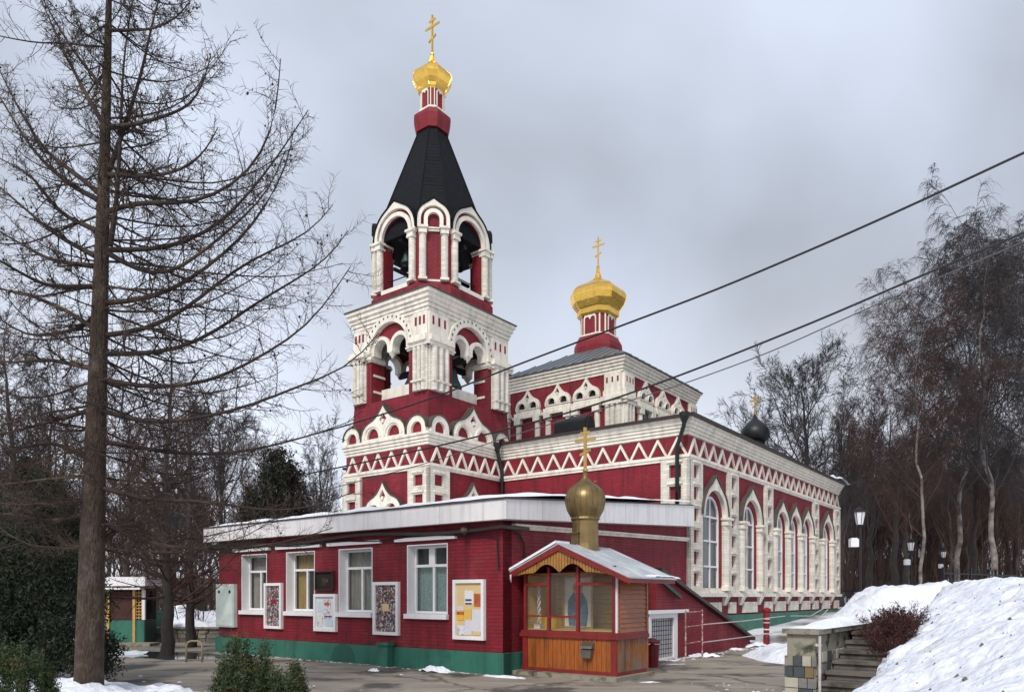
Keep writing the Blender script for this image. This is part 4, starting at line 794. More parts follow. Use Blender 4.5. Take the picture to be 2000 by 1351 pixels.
part('rail', MB().tube([(12.6, -1.0, 1.0), (14.8, -1.0, 0.95), (17.5, -1.0, 1.35)], 0.015, 6), 'rail', pr, FS); part('rail', MB().tube([(12.6, -1.0, 0.55), (14.8, -1.0, 0.5), (17.0, -1.0, 1.15)], 0.015, 6), 'rail', pr, FS)
# red and white post
bp = Vector(W(1497, 1257, 24.2)); Mx = T3(bp.x, bp.y, 0.06)
t = thing('barrier_post', Mx, 'carved red and white barrier post at the foot of the slope', 'post')
part('shaft', MB().lathe([(0.10, 0), (0.10, 0.28), (0.09, 0.30), (0.09, 0.62), (0.10, 0.64), (0.10, 1.05), (0.14, 1.09), (0.14, 1.16), (0.02, 1.22)], 10), 'redplain', t, Mx)
for z in (0.36, 0.50, 0.72, 0.84): part('ring', MB().lathe([(0.09, z - 0.022), (0.115, z), (0.09, z + 0.022)], 10), 'white', t, Mx)
# small red bin by the kiosk
Mx = T3(*W(1274, 1300, 17.2).xy, 0.0)
t = thing('litter_bin', Mx, 'small red bin with a lid beside the right side of the kiosk', 'bin')
part('body', MB().lathe([(0.14, 0), (0.16, 0.5), (0.15, 0.52)], 12), 'redplain', t, Mx); part('lid', MB().lathe([(0.19, 0.56), (0.19, 0.6), (0.05, 0.68)], 12), 'redwood', t, Mx); part('handle', MB().tube([(0, 0, 0.5), (0, 0, 0.58)], 0.05, 8), 'metal', t, Mx)

# ================================================================== KIOSK
KO = Vector((0.25, 15.82)); FK = FL(KO); KW, KD = 2.25, 1.22
kk = thing('wooden_kiosk', FK @ T3(KW / 2, KD / 2, 0), 'small wooden kiosk with glazed front, grey gable roof and a dull brass onion dome', 'kiosk')
part('base_slab', MB().box(-0.25, KW + 0.15, -0.28, KD + 0.1, 0.0, 0.09), 'concrete', kk, FK)
part('frame_board', MB().box(-0.06, KW + 0.06, -0.07, KD + 0.03, 0.80, 0.875).box(-0.04, KW + 0.04, -0.05, KD + 0.02, 0.876, 0.93), 'redwood', kk, FK)
part('skirting', MB().box(-0.03, KW + 0.03, -0.045, KD, 0.091, 0.16), 'redwood', kk, FK)
for x in (0.0, KW - 0.11): part('corner_post', MB().box(x, x + 0.12, -0.04, 0.06, 0.16, 0.80), 'redwood', kk, FK)
n = 19; pw = (KW - 0.24) / n
for i in range(n): part('plank', MB().box(0.122 + i * pw, 0.122 + (i + 1) * pw - 0.008, -0.015 - rnd.uniform(0, .006), 0.03, 0.161, 0.799), 'wood', kk, FK)
part('backing', MB().box(0.05, KW - 0.02, 0.03, KD, 0.1, 0.80), 'dark', kk, FK)
FKs = frame(KO + (-A) * KW, B, A, 0)   # right side of the kiosk: x away, y towards the left
n = 12; pw = (KD - 0.03) / n
for i in range(n): part('plank', MB().box(0.015 + i * pw, 0.015 + (i + 1) * pw - 0.008, -0.012 - rnd.uniform(0, .006), 0.03, 0.161, 0.799), 'woodworn', kk, FKs)
n = 12; ph = (2.06 - 0.93) / n
for i in range(n): part('board', MB().hexa([(0.10, -0.022, 0.931 + i * ph), (KD, -0.022, 0.931 + i * ph), (KD, 0.03, 0.931 + i * ph), (0.10, 0.03, 0.931 + i * ph), (0.10, -0.004, 0.925 + (i + 1) * ph), (KD, -0.004, 0.925 + (i + 1) * ph), (KD, 0.03, 0.925 + (i + 1) * ph), (0.10, 0.03, 0.925 + (i + 1) * ph)]), 'woodh', kk, FKs)
part('corner_post', MB().box(KD - 0.03, KD + 0.04, -0.03, 0.06, 0.09, 2.1), 'woodh', kk, FKs)
part('corner_post', MB().box(0.0, 0.05, -0.004, 0.04, 0.93, 2.1), 'paper', kk, FKs)
# interior
part('floor', MB().box(0.05, KW - 0.05, 0.05, KD - 0.05, 0.94, 0.96), 'woody', kk, FK)
n = 12; ph = (2.2 - 0.96) / n
for i in range(n): part('back_board', MB().box(0.04, KW - 0.05, KD - 0.07 - (i % 2) * 0.004, KD - 0.03, 0.96 + i * ph, 0.96 + (i + 1) * ph - 0.01), 'woody', kk, FK)
part('side_board', MB().box(0.0, 0.04, 0.06, KD, 0.94, 2.1), 'woody', kk, FK); part('ceiling', MB().box(0, KW, 0.02, KD, 2.08, 2.12), 'woodh', kk, FK)
sgn = part('bench', MB().box(0.06, 0.50, 0.5, 1.0, 0.961, 1.20), 'paperyellow', kk, FK)
# posts and rails of the glazed front
for x in (0.02, 0.62, 1.33, KW - 0.09): part('mullion', MB().box(x, x + 0.06, -0.03, 0.04, 0.931, 2.24), 'redwood', kk, FK)
part('rail', MB().box(0.08, 0.62, -0.028, 0.038, 1.86, 1.92), 'redwood', kk, FK); part('rail', MB().box(1.39, KW - 0.09, -0.028, 0.038, 1.86, 1.92), 'redwood', kk, FK)
part('rail', MB().box(0.08, 0.62, -0.02, 0.03, 1.215, 1.245), 'redwood', kk, FK); part('rail', MB().box(0.68, 1.33, -0.02, 0.03, 1.205, 1.245), 'redwood', kk, FK)
for x0, x1 in ((0.08, 0.62), (0.68, 1.33), (1.39, KW - 0.09)): part('pane', MB().box(x0, x1, 0.005, 0.010, 0.931, 2.1), 'clearglass', kk, FK)
# roof: two slopes, ridge along B
xe0, xe1, xr, ze, zr, ya, yb = -0.52, 2.68, 1.08, 1.98, 2.68, -0.30, 1.76
def slope(x0, z0, x1, z1, th, y0, y1, lift=0): return [(x0, y0, z0 + lift), (x1, y0, z1 + lift), (x1, y1, z1 + lift), (x0, y1, z0 + lift), (x0, y0, z0 + th + lift), (x1, y0, z1 + th + lift), (x1, y1, z1 + th + lift), (x0, y1, z0 + th + lift)]
rf1 = part('roof', MB().hexa(slope(xr, zr, xe1, ze, 0.03, ya, yb)), 'kioskroof', kk, FK); part('roof', MB().hexa(slope(xe0, ze, xr - .001, zr, 0.03, ya, yb)), 'kioskroof', kk, FK)
sm = MB()
for i in range(1, 6):
    y = ya + (yb - ya) * i / 6
    sm.tube([(xr, y, zr + 0.035), (xe1, y, ze + 0.035)], 0.01, 4)
part('seam', sm, 'kioskroof', rf1, FK)
part('bargeboard', MB().panel([(xe0, ze - 0.10), (xr, zr - 0.12), (xe1, ze - 0.10), (xe1, ze + 0.01), (xr, zr + 0.005), (xe0, ze + 0.01)], [], ya + 0.0, ya + 0.035), 'redwood', kk, FK)
part('eave_board', MB().box(xe1 - 0.05, xe1 - 0.02, ya + .04, yb - .04, ze - 0.08, ze + 0.005), 'redwood', kk, FK)
nb = 34; x0g, x1g = -0.10, 2.26
def wav(x):
    u = abs(x - xr); 
    return 2.02 + 0.17 * abs(math.sin(math.pi * (u - 0.0) / 0.62)) * (1 if u < 0.62 else 0.0) + (0.10 if u < 0.62 else 0.10 * math.cos((u - .62) * 2.2)) * 1.0
def roofz(x): return zr - 0.09 - (zr - ze) * abs(x - xr) / (xe1 - xr)
for i in range(nb):
    a = x0g + (x1g - x0g) * i / nb; b = a + (x1g - x0g) / nb - 0.013
    za, zb = wav(a), wav(b); ta, tb = roofz(a), roofz(b)
    if ta - za < 0.02: za = ta - 0.02
    if tb - zb < 0.02: zb = tb - 0.02
    part('gable_plank', MB().panel([(a, za), (b, zb), (b, tb), (a, ta)], [], ya + 0.04, ya + 0.06), 'woodlt', kk, FK)
part('soffit', MB().hexa(slope(xe0 + .03, ze - .06, xr, zr - .06, 0.02, ya + .07, yb - .05)).hexa(slope(xr + .001, zr - .06, xe1 - .06, ze - .06, 0.02, ya + .07, yb - .05)), 'woodh', kk, FK)
part('gable_wall', MB().panel([(0, 2.12), (KW, 2.12), (KW, 2.13), (xr, 2.58), (0, 2.14)], [], KD - .05, KD), 'woodh', kk, FK)
# snow on the left slope edge and right tip, icicles
sn = MB().hexa(slope(xe0 - 0.01, ze, xr - 0.05, zr, 0.05, ya - 0.02, ya + 0.5, 0.031)); part('roof_snow', sn, 'snow', kk, FK, kind='stuff')
snow_lump('roof_snow', kk, FK @ T3(xe1 - .10, yb - .5, ze + .06), 0.08, 0.8, 0.05, 9)
ic = MB()
for i in range(26): 
    x = xe0 + rnd.uniform(0, 0.42); y = ya + rnd.uniform(-0.02, 0.8) if x < xe0 + .05 else ya - 0.01; l = rnd.uniform(0.05, 0.2); z = ze - 0.06 + (x - xe0) * 0.43
    ic.tube([(x, y, z), (x, y, z - l)], [0.012, 0.002], 5)
part('icicles', ic, 'paper', kk, FK, kind='stuff')
# dome
FD = frame(KO - A * 1.08 + B * 0.72, B, A, 0)
dm = part('dome_drum', MB().lathe([(0.32, 2.45), (0.28, 2.75), (0.275, 3.22), (0.31, 3.26), (0.30, 3.30)], 20), 'brass', kk, FD)
part('cupola', MB().lathe([(0.27, 3.24), (0.30, 3.30), (0.385, 3.45), (0.425, 3.62), (0.42, 3.75), (0.36, 3.88), (0.25, 3.98), (0.13, 4.06), (0.06, 4.14), (0.035, 4.3)], 20), 'brass', dm, FD, smooth=True)
sm = MB()
for j in range(20):
    a = 2 * math.pi * j / 20; sm.tube([(r * 1.005 * math.cos(a), r * 1.005 * math.sin(a), z) for r, z in [(0.30, 3.30), (0.385, 3.45), (0.425, 3.62), (0.42, 3.75), (0.36, 3.88), (0.25, 3.98), (0.13, 4.06)]], 0.003, 4)
part('seam', sm, 'brass', dm, FD)
cross(dm, FD @ T3(0, 0, 4.25), 0.95, 'goldold', t=0.032, arm=0.26, r=0.04)
part('hatch', MB().box(-0.36, -0.2, -0.05, 0.22, 2.95, 2.97).box(-0.30, -0.26, -0.02, 0.16, 2.72, 2.96), 'brass', dm, FD)
# things in the kiosk
Mx = FK @ T3(0.90, 0.72, 0.96); t = thing('icon_panel', Mx, 'tall pale icon of a blue robed figure standing inside the kiosk', 'icon')
part('panel_board', MB().box(-0.36, 0.36, 0, 0.03, 0, 1.1), 'iconground', t, Mx); part('border', MB().panel([(-.38, -.0), (.38, 0), (.38, 1.12), (-.38, 1.12)], [[(-.33, .04), (.33, .04), (.33, 1.07), (-.33, 1.07)]], -0.02, -0.001), 'goldold', t, Mx)
part('robe', MB().panel([(-.22, .05), (.22, .05), (.26, .35), (.22, .6), (.12, .76), (-.12, .76), (-.24, .6), (-.26, .35)], [], -.006, -.001), 'blue', t, Mx)
part('halo', MB().panel(arc(0, .86, .13, 0, 2 * math.pi * 15 / 16, 15), [], -.008, -.001), 'goldold', t, Mx); part('face', MB().panel(arc(0, .85, .07, 0, 2 * math.pi * 11 / 12, 11), [], -.012, -.0085), 'skin', t, Mx)
Mx = FK @ T3(0.22, 0.25, 0.96); t = thing('candle_stand', Mx, 'white twisted candlestick behind the left pane of the kiosk', 'candlestick')
part('foot', MB().box(-.08, .08, -.08, .08, 0, .1), 'white', t, Mx)
tw = MB(); 
for ph_ in (0, math.pi): tw.tube([(0.025 * math.cos(z * 22 + ph_), 0.025 * math.sin(z * 22 + ph_), 0.1 + z) for z in np.linspace(0, 0.85, 40)], 0.016, 6)
part('stem', tw, 'white', t, Mx, smooth=True)
Mx = FK @ T3(1.62, -0.02, 0.42); t = thing('donation_box', Mx, 'dull metal donation box fixed on the front planks of the kiosk', 'donation box')
part('box', MB().hexa([(-.10, -.10, 0), (.10, -.10, 0), (.10, 0, 0), (-.10, 0, 0), (-.13, -.12, .16), (.13, -.12, .16), (.13, 0, .16), (-.13, 0, .16)]), 'metal', t, Mx)
part('lid', MB().hexa([(-.14, -.13, .19), (.14, -.13, .19), (.14, 0, .19), (-.14, 0, .19), (-.14, -.10, .24), (.14, -.10, .24), (.14, 0, .31), (-.14, 0, .31)]), 'metal', t, Mx)

# ================================================================== STONE WALL, STEPS
SO = Vector((4.41, 12.05)); FSt = frame(SO, -A, B, 0)  # x right, y away
sw_ = thing('stone_wall', T3(SO.x, SO.y, 0), 'mossy grey stair wall with stone tiles on its end and snow on top', 'wall')
part('wall_core', MB().box(0.03, 0.47, 0.03, 5.6, 0, 1.04), 'concrete', sw_, FSt)
part('coping', MB().box(-0.03, 0.54, -0.04, 5.7, 1.041, 1.12), 'concrete', sw_, FSt)
r_ = random.Random(5); 
for z0, hs in ((0.0, 0.17), (0.18, 0.16), (0.35, 0.17), (0.53, 0.16)):
    x = 0.0
    while x < 0.46:
        w = r_.choice([0.14, 0.18, 0.22]); x1 = min(0.5, x + w)
        part('stone', MB().box(x + .004, x1 - .008, -0.005 - r_.uniform(0, .02), 0.031, z0 + .005, z0 + hs), r_.choice(['stone_blue', 'stone_tan', 'stone_pale', 'stone_grey', 'stone_grey', 'stone_pale', 'stone_blue', 'concrete']), sw_, FSt); x = x1
for i in range(40):
    y = 0.04 + (i % 10) * 0.3 + r_.uniform(-.03, .03); z0 = (i // 10) * 0.19
    part('stone', MB().box(0.469, 0.485 + r_.uniform(0, .015), y, y + 0.25, z0 + .01, z0 + .17), r_.choice(['stone_grey', 'stone_pale', 'concrete', 'stone_blue']), sw_, FSt)
# snow on coping
V = []; F = []
for j in range(41):
    for i in range(7):
        u = i / 6; v = j / 40; y = 0.15 + v * 5.6; h = (0.05 + 0.22 * v) * math.sin(math.pi * min(1, max(0, u))) ** 0.4 * (0.8 + .7 * noise.noise(Vector((u * 2, y * 1.6, 7)))) * sstep(0, 0.06, v)
        V.append((-0.04 + u * 0.6, y, 1.122 + max(0, h)))
for j in range(40):
    for i in range(6): a = j * 7 + i; F.append((a, a + 1, a + 8, a + 7))
o_ = link('snow_cover', npmesh('snow_cover', V, F, M['snow']), sw_, FSt); o_['kind'] = 'stuff'
st = thing('stone_steps', FSt @ T3(1.2, 0.2, 0), 'worn dark stone steps between the stone wall and the big snow bank', 'steps')
for i in range(7):
    y0 = -0.35 + i * 0.42; z = 0.145 * (i + 1)
    V_ = MB().box(0.52, 2.2, y0, y0 + 0.50, z - 0.14, z - 0.055); tr = MB().box(0.50 + r_.uniform(-.0, .02), 2.2, y0 - 0.05, y0 + 0.49, z - 0.054, z)
    s_ = part('step', tr, 'slab', st, FSt); part('riser', V_, 'slab', s_, FSt)
part('landing', MB().box(0.51, 2.3, 2.6, 5.5, 0.9, 1.02), 'slab', st, FSt)
hp = thing('handrail', FSt @ T3(0.55, -0.1, 0), 'pale metal pipe post fixed to the end of the stair wall', 'handrail')
part('post', MB().tube([(0.56, -0.06, 0), (0.56, -0.06, 1.02)], 0.022, 8), 'rail', hp, FSt); part('bracket', MB().box(0.50, 0.585, -0.075, -0.045, 0.86, 0.90), 'rail', hp, FSt)

# ================================================================== SNOW BANKS
def bank(name, x0, x1, y0, y1, n, m, fn, mname='snowbank', cut=None):
    V = []; F = []; nX = int((x1 - x0) * n); nY = int((y1 - y0) * n)
    H = np.zeros((nY + 1, nX + 1))
    for j in range(nY + 1):
        for i in range(nX + 1):
            x = x0 + i / n; y = y0 + j / n; z = fn(x, y); H[j, i] = z; V.append((x, y, z))
    for j in range(nY):
        for i in range(nX):
            if max(H[j, i], H[j + 1, i], H[j, i + 1], H[j + 1, i + 1]) > -0.05: a = j * (nX + 1) + i; F.append((a, a + 1, a + nX + 2, a + nX + 1))
    o = link(name, npmesh(name, V, F, M[mname])); o['kind'] = 'structure'; return o
SR = Vector((4.8, 11.7)); sr0 = random.Random(9)
FEET = [(sr0.uniform(5.5, 11), sr0.uniform(7, 14), sr0.uniform(0, 3)) for _ in range(46)]
def fb(x, y):
    p = Vector((x, y)) - SR; a = -p.dot(A); b = p.dot(B)
    nz = noise.fractal(Vector((x * 0.9, y * 0.9, 1.3)), 0.8, 2.1, 5)
    a += 0.18 * noise.noise(Vector((b * 1.1, 3.3, 0)))
    ed = 0.60 + 0.19 * b
    if a < 0.78: return -0.3 if a < 0.6 else -0.3 + (a - .6) / .18 * (0.3 + max(0, ed - 0.3))
    h = ed + 0.52 * (a - 0.91) ** 0.9 if a > 0.91 else ed - 0.15
    top = 1.98 - 0.02 * max(0, a - 3) + 0.07 * noise.noise(Vector((x * 0.7, y * 0.7, 9)))
    h = min(h, top - 0.12 * math.exp(-abs(h - top) * 4)) + 0.10 * nz + 0.035 * noise.noise(Vector((x * 4.5, y * 4.5, 2)))
    for fx, fy, fa in FEET:
        dx, dy = x - fx, y - fy
        if dx * dx + dy * dy < 0.16:
            u = dx * math.cos(fa) + dy * math.sin(fa); v = -dx * math.sin(fa) + dy * math.cos(fa); h -= 0.09 * math.exp(-(u * u / 0.02 + v * v / 0.007))
    h += 0.02 * noise.noise(Vector((x * 11, y * 11, 4)))
    return max(h, -0.06 + 0.03 * nz) if b < 9 else h * (1 - sstep(9, 13, b)) + gh(x, y) * sstep(9, 13, b)
bank('snow_bank', 3.0, 17.0, 3.0, 18.5, 14, None, fb)
mb = MB()
for i in range(260):
    x, y = sr0.uniform(4.5, 12), sr0.uniform(6, 14); z = fb(x, y)
    if z < 0.15: continue
    r = abs(sr0.gauss(0, 0.016)) + 0.008; n = 6
    mb.add([(x + r * sr0.uniform(.6, 1.3) * math.cos(k), y + r * sr0.uniform(.6, 1.3) * math.sin(k), z - .01) for k in range(n)] + [(x, y, z + r * .9)], [(k, (k + 1) % n, n) for k in range(n)])
part('dirt_crumbs', mb, 'slab', None, I4, kind='stuff')
def fb2(x, y):
    p = Vector((x, y)); nz = noise.fractal(Vector((x * 1.1, y * 1.1, 5.5)), 0.8, 2.1, 5)
    # ridge rising from the wall end to the right
    u = (x - 7.0) / 2.6; ridge = 0.55 + 1.5 * sstep(0.1, 1.0, u)
    d = abs((y - (19.3 - (x - 7.0) * 0.12)) / 2.6)
    if x > 13: ridge *= 1 - sstep(13, 16, x)
    h = ridge * (1 - sstep(0.15, 1.0, d)) + 0.16 * nz + 0.05 * noise.noise(Vector((x * 5, y * 5, 1)))
    return h * (sstep(5.9, 7.2, x)) - 0.12
bank('snow_hill', 5.4, 16.5, 15.6, 24.0, 6, None, fb2)
# small snow remains
def patch(px, py, sx, sy, sz, seed, rot=0, z=0.0):
    Y = 1455 * (EYE - z) / (py - 1163); p = W(px, py, Y); return snow_lump('snow_patch', None, T3(p.x, p.y, z) @ RZ(rot), sx, sy, sz, seed, n=22)
for i, a in enumerate([(852, 1311, .45, .16, .14, -.65), (985, 1322, .55, .14, .05, -.6), (1270, 1332, .25, .10, .03, .1), (1375, 1282, .42, .16, .12, -.0), (1470, 1262, .9, .35, .18, .3), (1430, 1268, .4, .15, .08, .3), (1540, 1243, 1.6, .6, .28, .5),
    (225, 1277, .9, .5, .15, 0), (120, 1282, .8, .7, .35, 0), (730, 1310, .15, .08, .08, -.6), (1320, 1297, .35, .09, .03, .4)]):
    patch(a[0], a[1], a[2], a[3], a[4], 20 + i, a[5])
sr_ = random.Random(77)
def scatter_snow(name, pts):
    mb = MB()
    for x, y, z, r in pts:
        n = sr_.randrange(6, 9); o = len(mb.v); h = r * sr_.uniform(.15, .4)
        ring_ = [(x + r * sr_.uniform(.6, 1.3) * math.cos(6.283 * k / n), y + r * sr_.uniform(.5, 1.1) * math.sin(6.283 * k / n), z) for k in range(n)]
        mb.add(ring_ + [(x, y, z + h)], [(k, (k + 1) % n, n) for k in range(n)])
    o_ = part(name, mb, 'snow', None, I4, smooth=True, kind='stuff')
pts = []
for i in range(150):
    t_ = sr_.uniform(0, 10.6); p = C0 + A * t_ - B * (0.12 + abs(sr_.gauss(0, 0.12))); pts.append((p.x, p.y, 0.005, sr_.uniform(.01, .05)))
for i in range(160):
    t_ = sr_.uniform(5.2, 12.5); p = C0 + B * t_ - A * (1.1 + abs(sr_.gauss(0, 0.22))); pts.append((p.x, p.y, 0.005, sr_.uniform(.01, .07)))
for i in range(120): pts.append((sr_.gauss(-5.5, 1.6), sr_.gauss(12.4, 1.0), 0.005, sr_.uniform(.01, .06)))
for i in range(70): pts.append((sr_.gauss(4.2, .5), sr_.gauss(12.0, 1.2), 0.005, sr_.uniform(.01, .05)))
scatter_snow('snow_scraps', pts)
def fb3(x, y):
    nz = noise.fractal(Vector((x * 1.6, y * 1.6, 8)), 0.8, 2.1, 5)
    e = ((x + 6.7) / 2.6) ** 2 + ((y - 11.0) / 1.9) ** 2
    return 0.34 * (1 - e) * (1 - sstep(0.8, 1.1, e)) + 0.22 * nz * (1 - sstep(.7, 1.2, e)) - 0.03 - 0.1 * sstep(0.9, 1.2, e)
bank('snow_border', -10, -3.8, 8.5, 13.2, 9, None, fb3)
def fb4(x, y):
    c = W(372, 1225, 30); e = ((x - c.x) / 2.1) ** 2 + ((y - c.y) / 1.8) ** 2
    return 1.35 * max(0, 1 - e) ** 0.8 * (0.9 + 0.4 * noise.noise(Vector((x, y, 0)))) - 0.06
bank('snow_pile', -16.5, -9.5, 27, 33, 5, None, fb4)

# ================================================================== vegetation generator
def sweep(P, Rr, sides):
    K, Np, _ = P.shape; Tn = np.gradient(P, axis=1); Tn /= np.linalg.norm(Tn, axis=2, keepdims=True) + 1e-9
    ref = np.where(np.abs(Tn[:, :, 2:3]) > 0.9, np.array([1.0, 0, 0]), np.array([0, 0, 1.0])); U = np.cross(Tn, ref); U /= np.linalg.norm(U, axis=2, keepdims=True) + 1e-9; Wv = np.cross(Tn, U)
    an = np.arange(sides) * 2 * np.pi / sides
    V = P[:, :, None, :] + Rr[:, :, None, None] * (np.cos(an)[None, None, :, None] * U[:, :, None, :] + np.sin(an)[None, None, :, None] * Wv[:, :, None, :])
    idx = np.arange(K * Np * sides).reshape(K, Np, sides); nx2 = np.roll(idx, -1, axis=2)
    Fq = np.stack([idx[:, :-1], nx2[:, :-1], nx2[:, 1:], idx[:, 1:]], axis=-1).reshape(-1, 4)
    return V.reshape(-1, 3), Fq
def tubes_mesh(name, groups, m):
    Vs = []; Fs = []; o = 0
    for P, Rr, s in groups: v, f = sweep(P, Rr, s); Vs.append(v); Fs.append(f + o); o += len(v)
    return npmesh(name, np.concatenate(Vs), np.concatenate(Fs), M[m])
def spawn(P, Rr, Ln, m, t0, t1, ang, lf, Np, up=0.0, jit=0.12, rf=0.5, rmin=0.003, flat_=0.0, lenexp=0.6, tip=0.3, rg=None, minlen=0.0, rabs=None):
    rg = rg or rng; K, N_, _ = P.shape; t = (np.arange(m)[None, :] + rg.random((K, m))) / m * (t1 - t0) + t0
    fi = t * (N_ - 1); i0 = np.clip(fi.astype(int), 0, N_ - 2); fr = fi - i0; kk_ = np.arange(K)[:, None]
    b = P[kk_, i0] * (1 - fr[..., None]) + P[kk_, i0 + 1] * fr[..., None]; Tn = P[kk_, i0 + 1] - P[kk_, i0]; Tn /= np.linalg.norm(Tn, axis=2, keepdims=True) + 1e-9
    rr = Rr[kk_, i0] * (1 - fr) + Rr[kk_, i0 + 1] * fr
    rv = rg.normal(size=(K, m, 3)); rv[..., 2] *= (1 - flat_); rv -= (rv * Tn).sum(2, keepdims=True) * Tn; rv /= np.linalg.norm(rv, axis=2, keepdims=True) + 1e-9
    a = ang * (0.75 + 0.5 * rg.random((K, m, 1))); d = np.cos(a) * Tn + np.sin(a) * rv
    ln = Ln[:, None] * lf * (1 - t * (1 - tip)) ** lenexp * (0.6 + 0.8 * rg.random((K, m))); ln = np.maximum(ln, minlen)
    b = b.reshape(-1, 3); d = d.reshape(-1, 3); ln = ln.ravel(); rr = rr.ravel()
    pts = [b]; cur_ = b.copy(); dd_ = d.copy()
    for i in range(Np - 1):
        dd_ = dd_ + np.array([0, 0, up])[None] + rg.normal(size=dd_.shape) * jit; dd_ /= np.linalg.norm(dd_, axis=1, keepdims=True)
        cur_ = cur_ + dd_ * (ln / (Np - 1))[:, None]; pts.append(cur_)
    P2 = np.stack(pts, 1); r0 = np.maximum(np.minimum(rr * rf, rr * 0.95), rmin) if rabs is None else np.full(len(rr), rabs)
    R2 = r0[:, None] * np.linspace(1, 0.25, Np)[None]; return P2, R2, ln
def polyl(pts, n, r0, r1):
    pts = np.array([tuple(p) for p in pts]); d = np.r_[0, np.cumsum(np.linalg.norm(np.diff(pts, axis=0), axis=1))]; t = np.linspace(0, d[-1], n)
    # smooth the curve a little
    P = np.stack([np.interp(t, d, pts[:, k]) for k in range(3)], 1)
    for _ in range(2): P[1:-1] = (P[:-2] + 2 * P[1:-1] + P[2:]) / 4
    return P, r0 + (r1 - r0) * np.linspace(0, 1, n) ** 0.8, d[-1]

# ---------------- the large larch in front
def larch_main():
    Yt = 11.0; base = Vector((-6.24, Yt, -0.05))
    tp = [W(172, 1375, Yt), W(176, 1230, Yt), W(182, 1000, Yt), W(192, 700, Yt), W(200, 450, Yt), W(210, 120, Yt), W(216, -150, Yt), W(222, -420, Yt)]
    tp[0].z = -0.1
    Pt, Rt, Lt = polyl(tp, 40, 0.225, 0.02)
    Rt = np.interp(Pt[:, 2], [-0.1, 0.3, 2.5, 5.5, 7.5, 10.5, 13.5], [0.25, 0.200, 0.170, 0.118, 0.085, 0.040, 0.012])
    root = thing('larch_tree', T3(tp[0].x, Yt, 0), 'tall bare larch with a thick scaly trunk and cone-dotted twigs, nearest the camera', 'tree')
    tm = tubes_mesh('trunk', [(Pt[None], Rt[None], 16)], 'bark'); link('trunk', tm, root)
    ex = [[(205, 415), (250, 398), (290, 390), (350, 402), (400, 392), (470, 355), (515, 300), (540, 230), (548, 115)],
          [(205, 488), (320, 488), (380, 468), (440, 430), (510, 350), (560, 280), (602, 215)], [(212, 495), (250, 520), (320, 545), (400, 490), (470, 430), (530, 370), (555, 300)],
          [(203, 592), (300, 585), (360, 555), (420, 510), (480, 460), (520, 400), (560, 330), (575, 250)], [(203, 655), (290, 645), (370, 600), (440, 540), (500, 500), (580, 470), (625, 440), (650, 400)],
          [(205, 250), (260, 245), (330, 225), (375, 205), (400, 160), (412, 105)], [(212, 342), (290, 345), (350, 335), (400, 300), (425, 250)], [(200, 690), (330, 692), (420, 650), (500, 590), (590, 540), (650, 500), (680, 450)],
          [(197, 740), (300, 760), (420, 745), (520, 690), (600, 640), (660, 560), (685, 520)], [(195, 800), (290, 830), (400, 815), (500, 790), (600, 745), (690, 720), (740, 650)], [(192, 860), (300, 880), (420, 890), (545, 868), (640, 840), (690, 820)],
          [(190, 950), (300, 980), (400, 975), (520, 1000), (620, 990), (690, 960)], [(188, 1010), (270, 1060), (400, 1075), (560, 1060), (650, 1030)],
          [(215, 480), (228, 400), (236, 250), (240, 120), (262, -20)], [(214, 330), (250, 230), (280, 130), (300, 30), (330, -60)], [(210, 60), (300, 58), (345, 35), (370, 5)],
          [(196, 380), (150, 340), (90, 300), (40, 220), (-10, 120)], [(192, 390), (130, 360), (60, 290), (0, 190), (-40, 130)], [(188, 450), (120, 420), (60, 340), (-20, 300)], [(186, 500), (110, 460), (40, 400), (-30, 340)],
          [(184, 520), (100, 510), (30, 470), (-40, 430)], [(183, 560), (90, 560), (0, 510), (-60, 470)], [(182, 640), (120, 600), (40, 570), (-40, 560)], [(181, 720), (90, 700), (20, 710), (-60, 690)], [(180, 800), (110, 820), (0, 850), (-60, 840)],
          [(180, 900), (100, 860), (20, 880), (-50, 890)], [(195, 600), (170, 640), (60, 660), (-40, 600)], [(206, 250), (160, 170), (120, 90), (80, 0)], [(208, 180), (150, 110), (100, 30), (60, -50)], [(180, 1000), (100, 1020), (20, 1000), (-60, 1010)],
          [(178, 1075), (120, 1060), (60, 1000), (20, 960)], [(196, 1060), (260, 1010), (330, 960), (380, 900)]]
    PP = []; RR = []; LL = []
    lr = random.Random(3)
    for e in ex:
        dy = lr.uniform(-1.6, 1.6); n = len(e); pts = [W(px, py, Yt + dy * (i / (n - 1)) ** 1.0) for i, (px, py) in enumerate(e)]
        # keep pixel position while the branch leaves the trunk plane
        P, R_, L_ = polyl(pts, 14, 0.042 if e[0][1] > 200 else 0.028, 0.006); PP.append(P); RR.append(R_); LL.append(L_)
    P1 = np.stack(PP); R1 = np.stack(RR); L1 = np.array(LL)
    # random whorls round the trunk
    m = 140; t = np.linspace(0.18, 0.99, m); idx = (t * 39).astype(int); b = Pt[idx]; az = rng.random(m) * 2 * np.pi; ln = np.interp(b[:, 2], [2.5, 4.5, 8, 13], [2.9, 4.0, 3.2, 0.6]) * (0.6 + 0.5 * rng.random(m))
    ln = np.where(np.sin(az) < -0.3, ln * 0.45, ln)    # shorter towards the camera
    dirs = np.stack([np.cos(az), np.sin(az), np.full(m, -0.12)], 1); pts = [b]; cu = b.copy(); dd_ = dirs
    for i in range(13):
        dd_ = dd_ + np.array([0, 0, 0.11 if i > 4 else 0.02])[None] + rng.normal(size=dd_.shape) * 0.06; dd_ = dd_ / np.linalg.norm(dd_, axis=1, keepdims=True); cu = cu + dd_ * (ln / 13)[:, None]; pts.append(cu)
    P1b = np.stack(pts, 1); R1b = np.linspace(1, 0.2, 14)[None] * (0.007 + 0.0038 * ln)[:, None]
